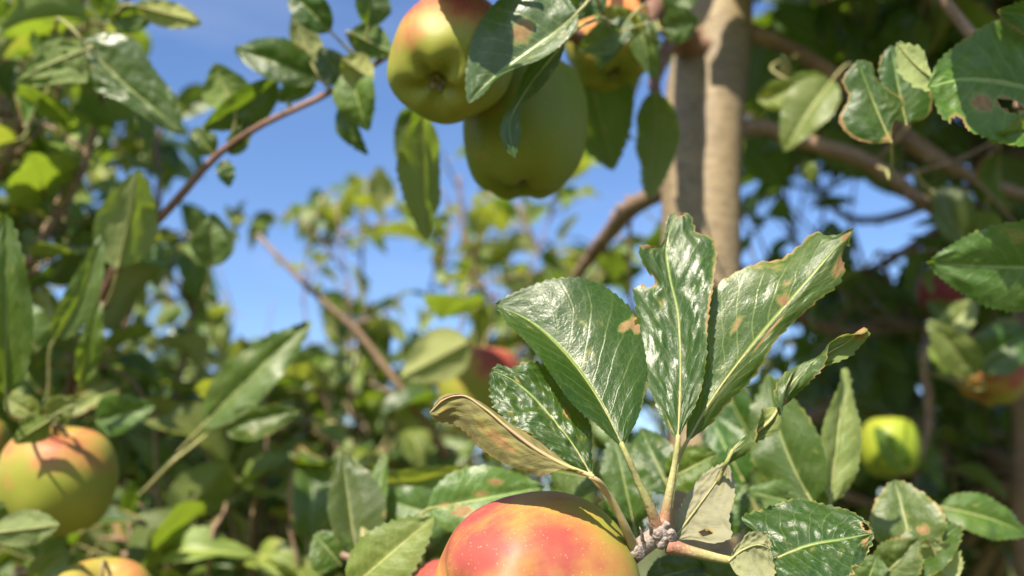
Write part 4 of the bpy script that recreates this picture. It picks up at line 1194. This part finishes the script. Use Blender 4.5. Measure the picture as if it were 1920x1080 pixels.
for k, pts in enumerate(([(600, 760, 1.3), (570, 560, 1.3), (585, 430, 1.3), (610, 360, 1.3)], 
                         [(830, 760, 1.3), (800, 640, 1.3), (810, 520, 1.3), (850, 420, 1.3)], [(960, 720, 1.25), (985, 560, 1.25), (1010, 460, 1.25), (1050, 370, 1.25)],
                         [(1060, 720, 1.3), (1100, 560, 1.3), (1140, 470, 1.3)], [(930, 700, 1.7), (930, 520, 1.7), (920, 400, 1.7)], [(640, 800, 1.7), (640, 640, 1.7), (655, 520, 1.7)], [(520, 860, 1.5), (490, 720, 1.5), (470, 640, 1.5)],
                         [(660, 700, 1.15), (655, 560, 1.15), (640, 470, 1.15), (630, 380, 1.15)], [(860, 640, 1.15), (890, 480, 1.15), (925, 380, 1.15)])):
    limb(C, pts, [.006, .004, .003, .002][:len(pts)] + [.0012], twigs=9, tl=(.05, .11), root=tC + [0, 0, 1.2], seed=300 + k, **Co)
qleaf(C, None, (880, 640), (752, 708), .80, 46, 52, fold=.2, mat=M_LEAF3, under=True)
qleaf(C, None, (870, 560), (830, 600), .80, 60, dt=.08, fold=.1, flat=True, mat=M_LEAF2)  # flat leaf added over the blurred apple to keep it in shade
finish(C)

# ---- D: low bushy tree filling the bottom left
tD = np.array([-.42, 1.35, 0])
D = Tree('low bushy apple tree filling the lower left', tD)
trunk(D, [foot(tD), tD + [0.02, 0, .5], tD + [.0, 0, .9], tD + [.02, .02, 1.25]], [.04, .036, .03, .015], mat=M_BARK, seed=16)
Do = dict(spacing=.016, leaf=(.038, .062), lib=((2, 3), (1, 1), (3, 3)), near=.72, keepout=SKY + [[(560, 520), (640, 560), (840, 800), (800, 850), (560, 580)]])
limb(D, [(300, 1300, 1.15), (260, 1050, 1.1), (250, 880, 1.08), (280, 740, 1.05)], [.010, .007, .005, .003], twigs=18, tl=(.08, .17), root=tD + [0, 0, .7], seed=101, **Do)
limb(D, [(430, 1250, 1.1), (420, 1050, 1.05), (440, 900, 1.02), (500, 790, 1.0)], [.010, .007, .005, .003], twigs=18, tl=(.08, .17), root=tD + [0, 0, .8], seed=102, **Do)
limb(D, [(560, 1250, 1.1), (570, 1080, 1.05), (600, 930, 1.0), (640, 800, 1.0)], [.010, .007, .005, .003], twigs=18, tl=(.08, .16), root=tD + [0, 0, .8], seed=103, **Do)
limb(D, [(700, 1250, 1.2), (780, 1060, 1.1), (850, 920, 1.1), (900, 790, 1.1)], [.010, .007, .005, .003], twigs=18, tl=(.08, .17), root=tD + [0, 0, .8], seed=104, **Do)
limb(D, [(120, 1250, 1.25), (120, 1000, 1.25), (160, 820, 1.25), (190, 680, 1.25)], [.010, .007, .005, .003], twigs=16, tl=(.08, .17), root=tD + [0, 0, .8], seed=105, **Do)
Dl = D.loose = Mesh()
for k, (x, y, d_) in enumerate(((350, 900, 1.5), (520, 850, 1.6), (150, 900, 1.5), (700, 900, 1.5), (850, 1000, 1.35), (1000, 900, 1.5), (1100, 800, 1.7), (250, 1050, 1.35), (600, 1050, 1.3), (420, 740, 1.6), (60, 700, 1.6), (480, 980, 1.5), (760, 820, 1.7), (200, 780, 1.7), (330, 640, 1.8), (900, 920, 1.7))):
    limb(D, [(x + 30, y + 250, d_ + .05), (x, y, d_), (x - 20, y - 120, d_)], [.008, .006, .003], twigs=22, tl=(.10, .2), root=tD + [0, 0, .7], seed=110 + k, loose=Dl, leaf=(.04, .065), spacing=.016, lib=((2, 3), (1, 1), (3, 3)))
for k, pts in enumerate(([(330, 1180, .78), (300, 960, .76), (290, 820, .76), (310, 720, .77)], [(480, 1180, .80), (470, 980, .76), (500, 860, .76)], [(600, 1200, .80), (560, 1060, .72), (540, 980, .72)],
                         [(380, 1200, .76), (390, 1060, .70), (400, 990, .70)], [(240, 1200, .74), (250, 1060, .72), (240, 960, .72)], [(430, 940, .85), (420, 760, .85), (440, 680, .85)])):
    limb(D, pts, [.006, .004, .003, .002][:len(pts)] + [.0015], twigs=7, tl=(.06, .12), root=tD + [0, 0, .9], seed=400 + k, leaf=(.055, .085), spacing=.020, lib=((2, 3), (3, 3)), near=.60, keepout=Do['keepout'] + [[(-40, 780), (235, 780), (235, 1000), (-40, 1000)]])
for k, (x, y, d_) in enumerate(((300, 800, .95), (420, 870, .92), (540, 880, .95), (250, 960, .9), (380, 1020, .88), (520, 1010, .9), (660, 760, 1.0), (740, 900, .95), (560, 740, 1.05), (470, 690, 1.1))):
    limb(D, [(x + 40, y + 160, d_ + .04), (x, y, d_), (x - 20, y - 60, d_ - .02)], [.006, .004, .0025], twigs=7, tl=(.06, .11), root=tD + [0, 0, .9], seed=210 + k, leaf=(.04, .065), spacing=.016, lib=((2, 2), (3, 3)), near=.7, keepout=Do['keepout'])
finish(D)

# ---- E: the tree at the right edge
tE = P(1945, 800, .92)
E = Tree('shaded apple tree at the right edge with rough knobbly bark', foot(tE) + [0, 0, .05])
trunk(E, [foot(tE), foot(tE) + [0, 0, .8], P(1950, 1000, .92), P(1935, 800, .92), P(1930, 680, .92), P(1960, 560, .93), P(1990, 300, .95), P(2010, -200, 1.0)], [.05, .045, .036, .030, .028, .022, .018, .012], mat=M_BARK, seed=17, lump=.45)
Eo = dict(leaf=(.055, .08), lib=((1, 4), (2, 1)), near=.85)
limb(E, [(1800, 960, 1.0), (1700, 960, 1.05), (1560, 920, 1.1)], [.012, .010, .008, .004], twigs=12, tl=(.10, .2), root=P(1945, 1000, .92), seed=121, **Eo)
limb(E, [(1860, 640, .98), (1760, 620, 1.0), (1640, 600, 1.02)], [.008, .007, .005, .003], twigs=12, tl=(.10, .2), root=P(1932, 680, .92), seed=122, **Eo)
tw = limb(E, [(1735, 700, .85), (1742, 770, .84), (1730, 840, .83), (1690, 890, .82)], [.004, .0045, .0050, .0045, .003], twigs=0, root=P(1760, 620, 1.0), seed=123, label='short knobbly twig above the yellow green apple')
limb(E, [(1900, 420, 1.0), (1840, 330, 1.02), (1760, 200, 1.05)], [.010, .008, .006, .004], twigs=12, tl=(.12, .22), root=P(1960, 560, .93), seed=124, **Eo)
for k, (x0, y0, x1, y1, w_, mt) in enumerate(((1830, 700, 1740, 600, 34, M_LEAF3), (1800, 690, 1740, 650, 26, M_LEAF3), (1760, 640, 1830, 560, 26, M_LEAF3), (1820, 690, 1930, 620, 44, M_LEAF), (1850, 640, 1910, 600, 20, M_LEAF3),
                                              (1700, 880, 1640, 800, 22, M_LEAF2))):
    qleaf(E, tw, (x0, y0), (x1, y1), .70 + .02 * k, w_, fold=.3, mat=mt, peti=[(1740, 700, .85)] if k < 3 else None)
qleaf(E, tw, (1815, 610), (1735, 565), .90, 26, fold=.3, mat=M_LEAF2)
qleaf(E, tw, (1755, 455), (1740, 460), .87, 46, dt=.07, fold=.1, flat=True, mat=M_LEAF)  # flat leaf added above the dark red apple to shade it
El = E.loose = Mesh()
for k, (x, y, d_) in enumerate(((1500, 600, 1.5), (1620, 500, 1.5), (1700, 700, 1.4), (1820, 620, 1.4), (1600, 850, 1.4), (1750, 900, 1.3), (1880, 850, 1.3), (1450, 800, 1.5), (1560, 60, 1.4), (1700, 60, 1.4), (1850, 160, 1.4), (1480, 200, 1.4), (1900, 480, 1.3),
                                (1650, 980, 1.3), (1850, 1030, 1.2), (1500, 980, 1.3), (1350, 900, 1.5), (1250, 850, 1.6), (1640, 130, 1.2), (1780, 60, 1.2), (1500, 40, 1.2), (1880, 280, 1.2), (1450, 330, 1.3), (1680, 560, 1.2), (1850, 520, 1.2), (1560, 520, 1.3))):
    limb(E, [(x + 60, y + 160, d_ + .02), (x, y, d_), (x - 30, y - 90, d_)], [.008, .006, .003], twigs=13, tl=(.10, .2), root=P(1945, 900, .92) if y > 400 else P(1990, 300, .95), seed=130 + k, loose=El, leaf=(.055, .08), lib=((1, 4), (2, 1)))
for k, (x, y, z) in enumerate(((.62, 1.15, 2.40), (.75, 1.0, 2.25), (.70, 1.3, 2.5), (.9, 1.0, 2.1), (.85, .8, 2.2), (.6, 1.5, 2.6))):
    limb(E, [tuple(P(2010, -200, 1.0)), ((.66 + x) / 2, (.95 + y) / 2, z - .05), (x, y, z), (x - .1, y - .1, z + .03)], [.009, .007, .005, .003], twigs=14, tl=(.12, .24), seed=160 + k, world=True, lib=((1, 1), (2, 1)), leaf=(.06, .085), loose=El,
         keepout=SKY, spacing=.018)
finish(E)

# ---- distant orchard rows
far = [(-3.6, 7.0), (-2.0, 8.5), (-.6, 7.6), (.9, 8.2), (2.4, 7.4), (4.0, 8.4), (-5.2, 9), (-4.4, 14), (-1.6, 15), (1.2, 14.5), (4.0, 15.5), (-8.5, 16), (7.5, 14), (-3, 26), (2, 27), (-9, 28), (8, 27)]
lf = Mesh()
for k, (x, y) in enumerate(far):
    rg = random.Random(500 + k)
    hgt = rg.uniform(2.5, 3.1) if y < 12 else rg.uniform(3.2, 4.2)
    lf.tube([(x, y, -.05), (x + .03, y, .6), (x, y + .05, 1.2), (x + .05, y, hgt - .3)], [.06, .05, .035, .012], 10, 20, 6, lump=.1, seed=k)
    nl = 420 if y < 12 else 260
    sz = 1.0 if y < 12 else 1.9
    for i in range(nl):
        a, q = rg.random() * 6.283, rg.random()
        zz = .45 + (hgt - .45) * rg.random() ** .9
        rr = (.55 + .25 * math.sin(3 * a + k)) * (1.15 - .55 * zz / hgt) * math.sqrt(rg.uniform(.15, 1)) * 1.1
        p = np.array([x + rr * math.cos(a), y + rr * math.sin(a), zz])
        for j in range(2):
            dr = nrm(np.array([rg.gauss(0, 1), rg.gauss(0, 1), rg.gauss(-.2, .8)]))
            z = nrm(np.array([0, 0, 1.0]) + .6 * np.array([rg.gauss(0, 1), rg.gauss(0, 1), rg.gauss(0, 1)]))
            xx = nrm(np.cross(dr, z))
            z = np.cross(xx, dr)
            s_ = rg.uniform(.07, .10) * sz
            lw = .3
            pts = np.array([[0, 0, 0], [-lw, .4, .05], [0, .5, -.03], [lw, .4, .05], [-lw * .6, .75, .0], [lw * .6, .75, .0], [0, 1, -.12]])
            Rm = np.stack([xx, dr, z], -1) * s_
            lf.add(pts @ Rm.T + p, [(0, 2, 1), (0, 3, 2), (1, 2, 4), (2, 3, 5), (2, 6, 4), (2, 5, 6)], np.array([[0, .5], [.4, 0], [.5, .5], [.4, 1], [.75, .2], [.75, .8], [1, .5]]), None, 2 * rg.choice((0, 1, 1, 2)))
link('distant_orchard', lf.data('distant_orchard', LMATS + [M_BARK]), label='far-off orchard rows glimpsed as blurred green through the gaps', cat='orchard', kind='stuff')

# ================================================================== the apples
apple(P(1004, 1124, .352), .0402, V(.86, .02, .45), 'big red blushed apple at the bottom, beside the spur', blush=(-.68, .68, -.24), bl=.19, bs=.50, stem_to=P(1200, 1034, .352), seed=3, tall=.96,
      dents=((.02, .50, -.85, .16, .05), (.36, .42, -.8, .20, .035), (-.45, .55, -.7, .28, .025), (.15, .75, -.6, .22, .02)))
apple(P(832, 1122, .42), .0170, V(0, .6, .6), 'sliver of a reddish apple behind the big red one', blush=(0, .9, -.3), bl=.55, bs=.3, seed=4, stem_to=P(790, 1100, .47))
apple(P(846, 110, .455), .0322, V(.22, .62, .75), 'upper apple with its calyx towards us, pink on top', blush=(-.25, .95, -.1), bl=.06, bs=.60, stem_to=P(880, 0, .50), seed=5, tall=.98, lobes=.07)
apple(P(982, 238, .505), .0360, V(.1, .98, .2), 'green apple in shade beside the upper one', mat=M_APPLEG, blush=(-.6, .5, -.2), bl=-.1, bs=.35, stem_to=P(1010, 45, .55), seed=6, tall=1.12)
apple(P(1140, 78, .60), .0300, V(-.1, .9, .3), 'yellow apple behind the leaves left of the trunk', mat=M_APPLEG, blush=(.2, .7, -.5), bl=.25, bs=.4, stem_to=P(1165, -20, .62), seed=7)
apple(P(112, 898, .56), .0350, V(.12, .97, -.06), 'yellow apple with pink shoulders at the left', blush=(-.1, 1.0, -.1), bl=-.04, bs=.50, stem_to=P(104, 796, .575), seed=8, tall=.93, lobes=.06)
apple(P(-55, 850, .60), .0260, V(0, .9, .2), 'yellow apple cut off by the left edge', mat=M_APPLEG, blush=(.2, .7, -.5), bl=.0, stem_to=P(-20, 740, .62), seed=9)
apple(P(190, 1158, .52), .0310, V(.1, .9, -.2), 'pale yellow apple at the bottom edge below the left one', blush=(.1, .8, -.3), bl=.1, bs=.3, stem_to=P(215, 1085, .60), seed=10)
apple(P(900, 722, .90), .0420, V(.1, .95, .1), 'blurred red and yellow apple left of the spur', blush=(.3, .95, -.1), bl=.05, bs=.6, stem_to=P(925, 610, 1.0), seed=11)
apple(P(1862, 694, .80), .0300, V(.5, .75, .3), 'orange and yellow apple hanging near the right edge', blush=(.3, .9, -.1), bl=.52, bs=.45, stem_to=P(1912, 640, .90), seed=12)
apple(P(1668, 838, .84), .0285, V(.1, .95, .2), 'bright yellow green apple in the shade at the right', mat=M_APPLEY, blush=(.2, .9, 0), bl=-.4, bs=.1, stem_to=P(1728, 820, .83), seed=13, lobes=.02)
apple(P(1762, 545, .95), .0240, V(.1, .95, .2), 'dark red apple in the shade under the right leaf', blush=(0, .5, -.8), bl=.85, bs=.3, stem_to=P(1765, 600, 1.0), seed=14)
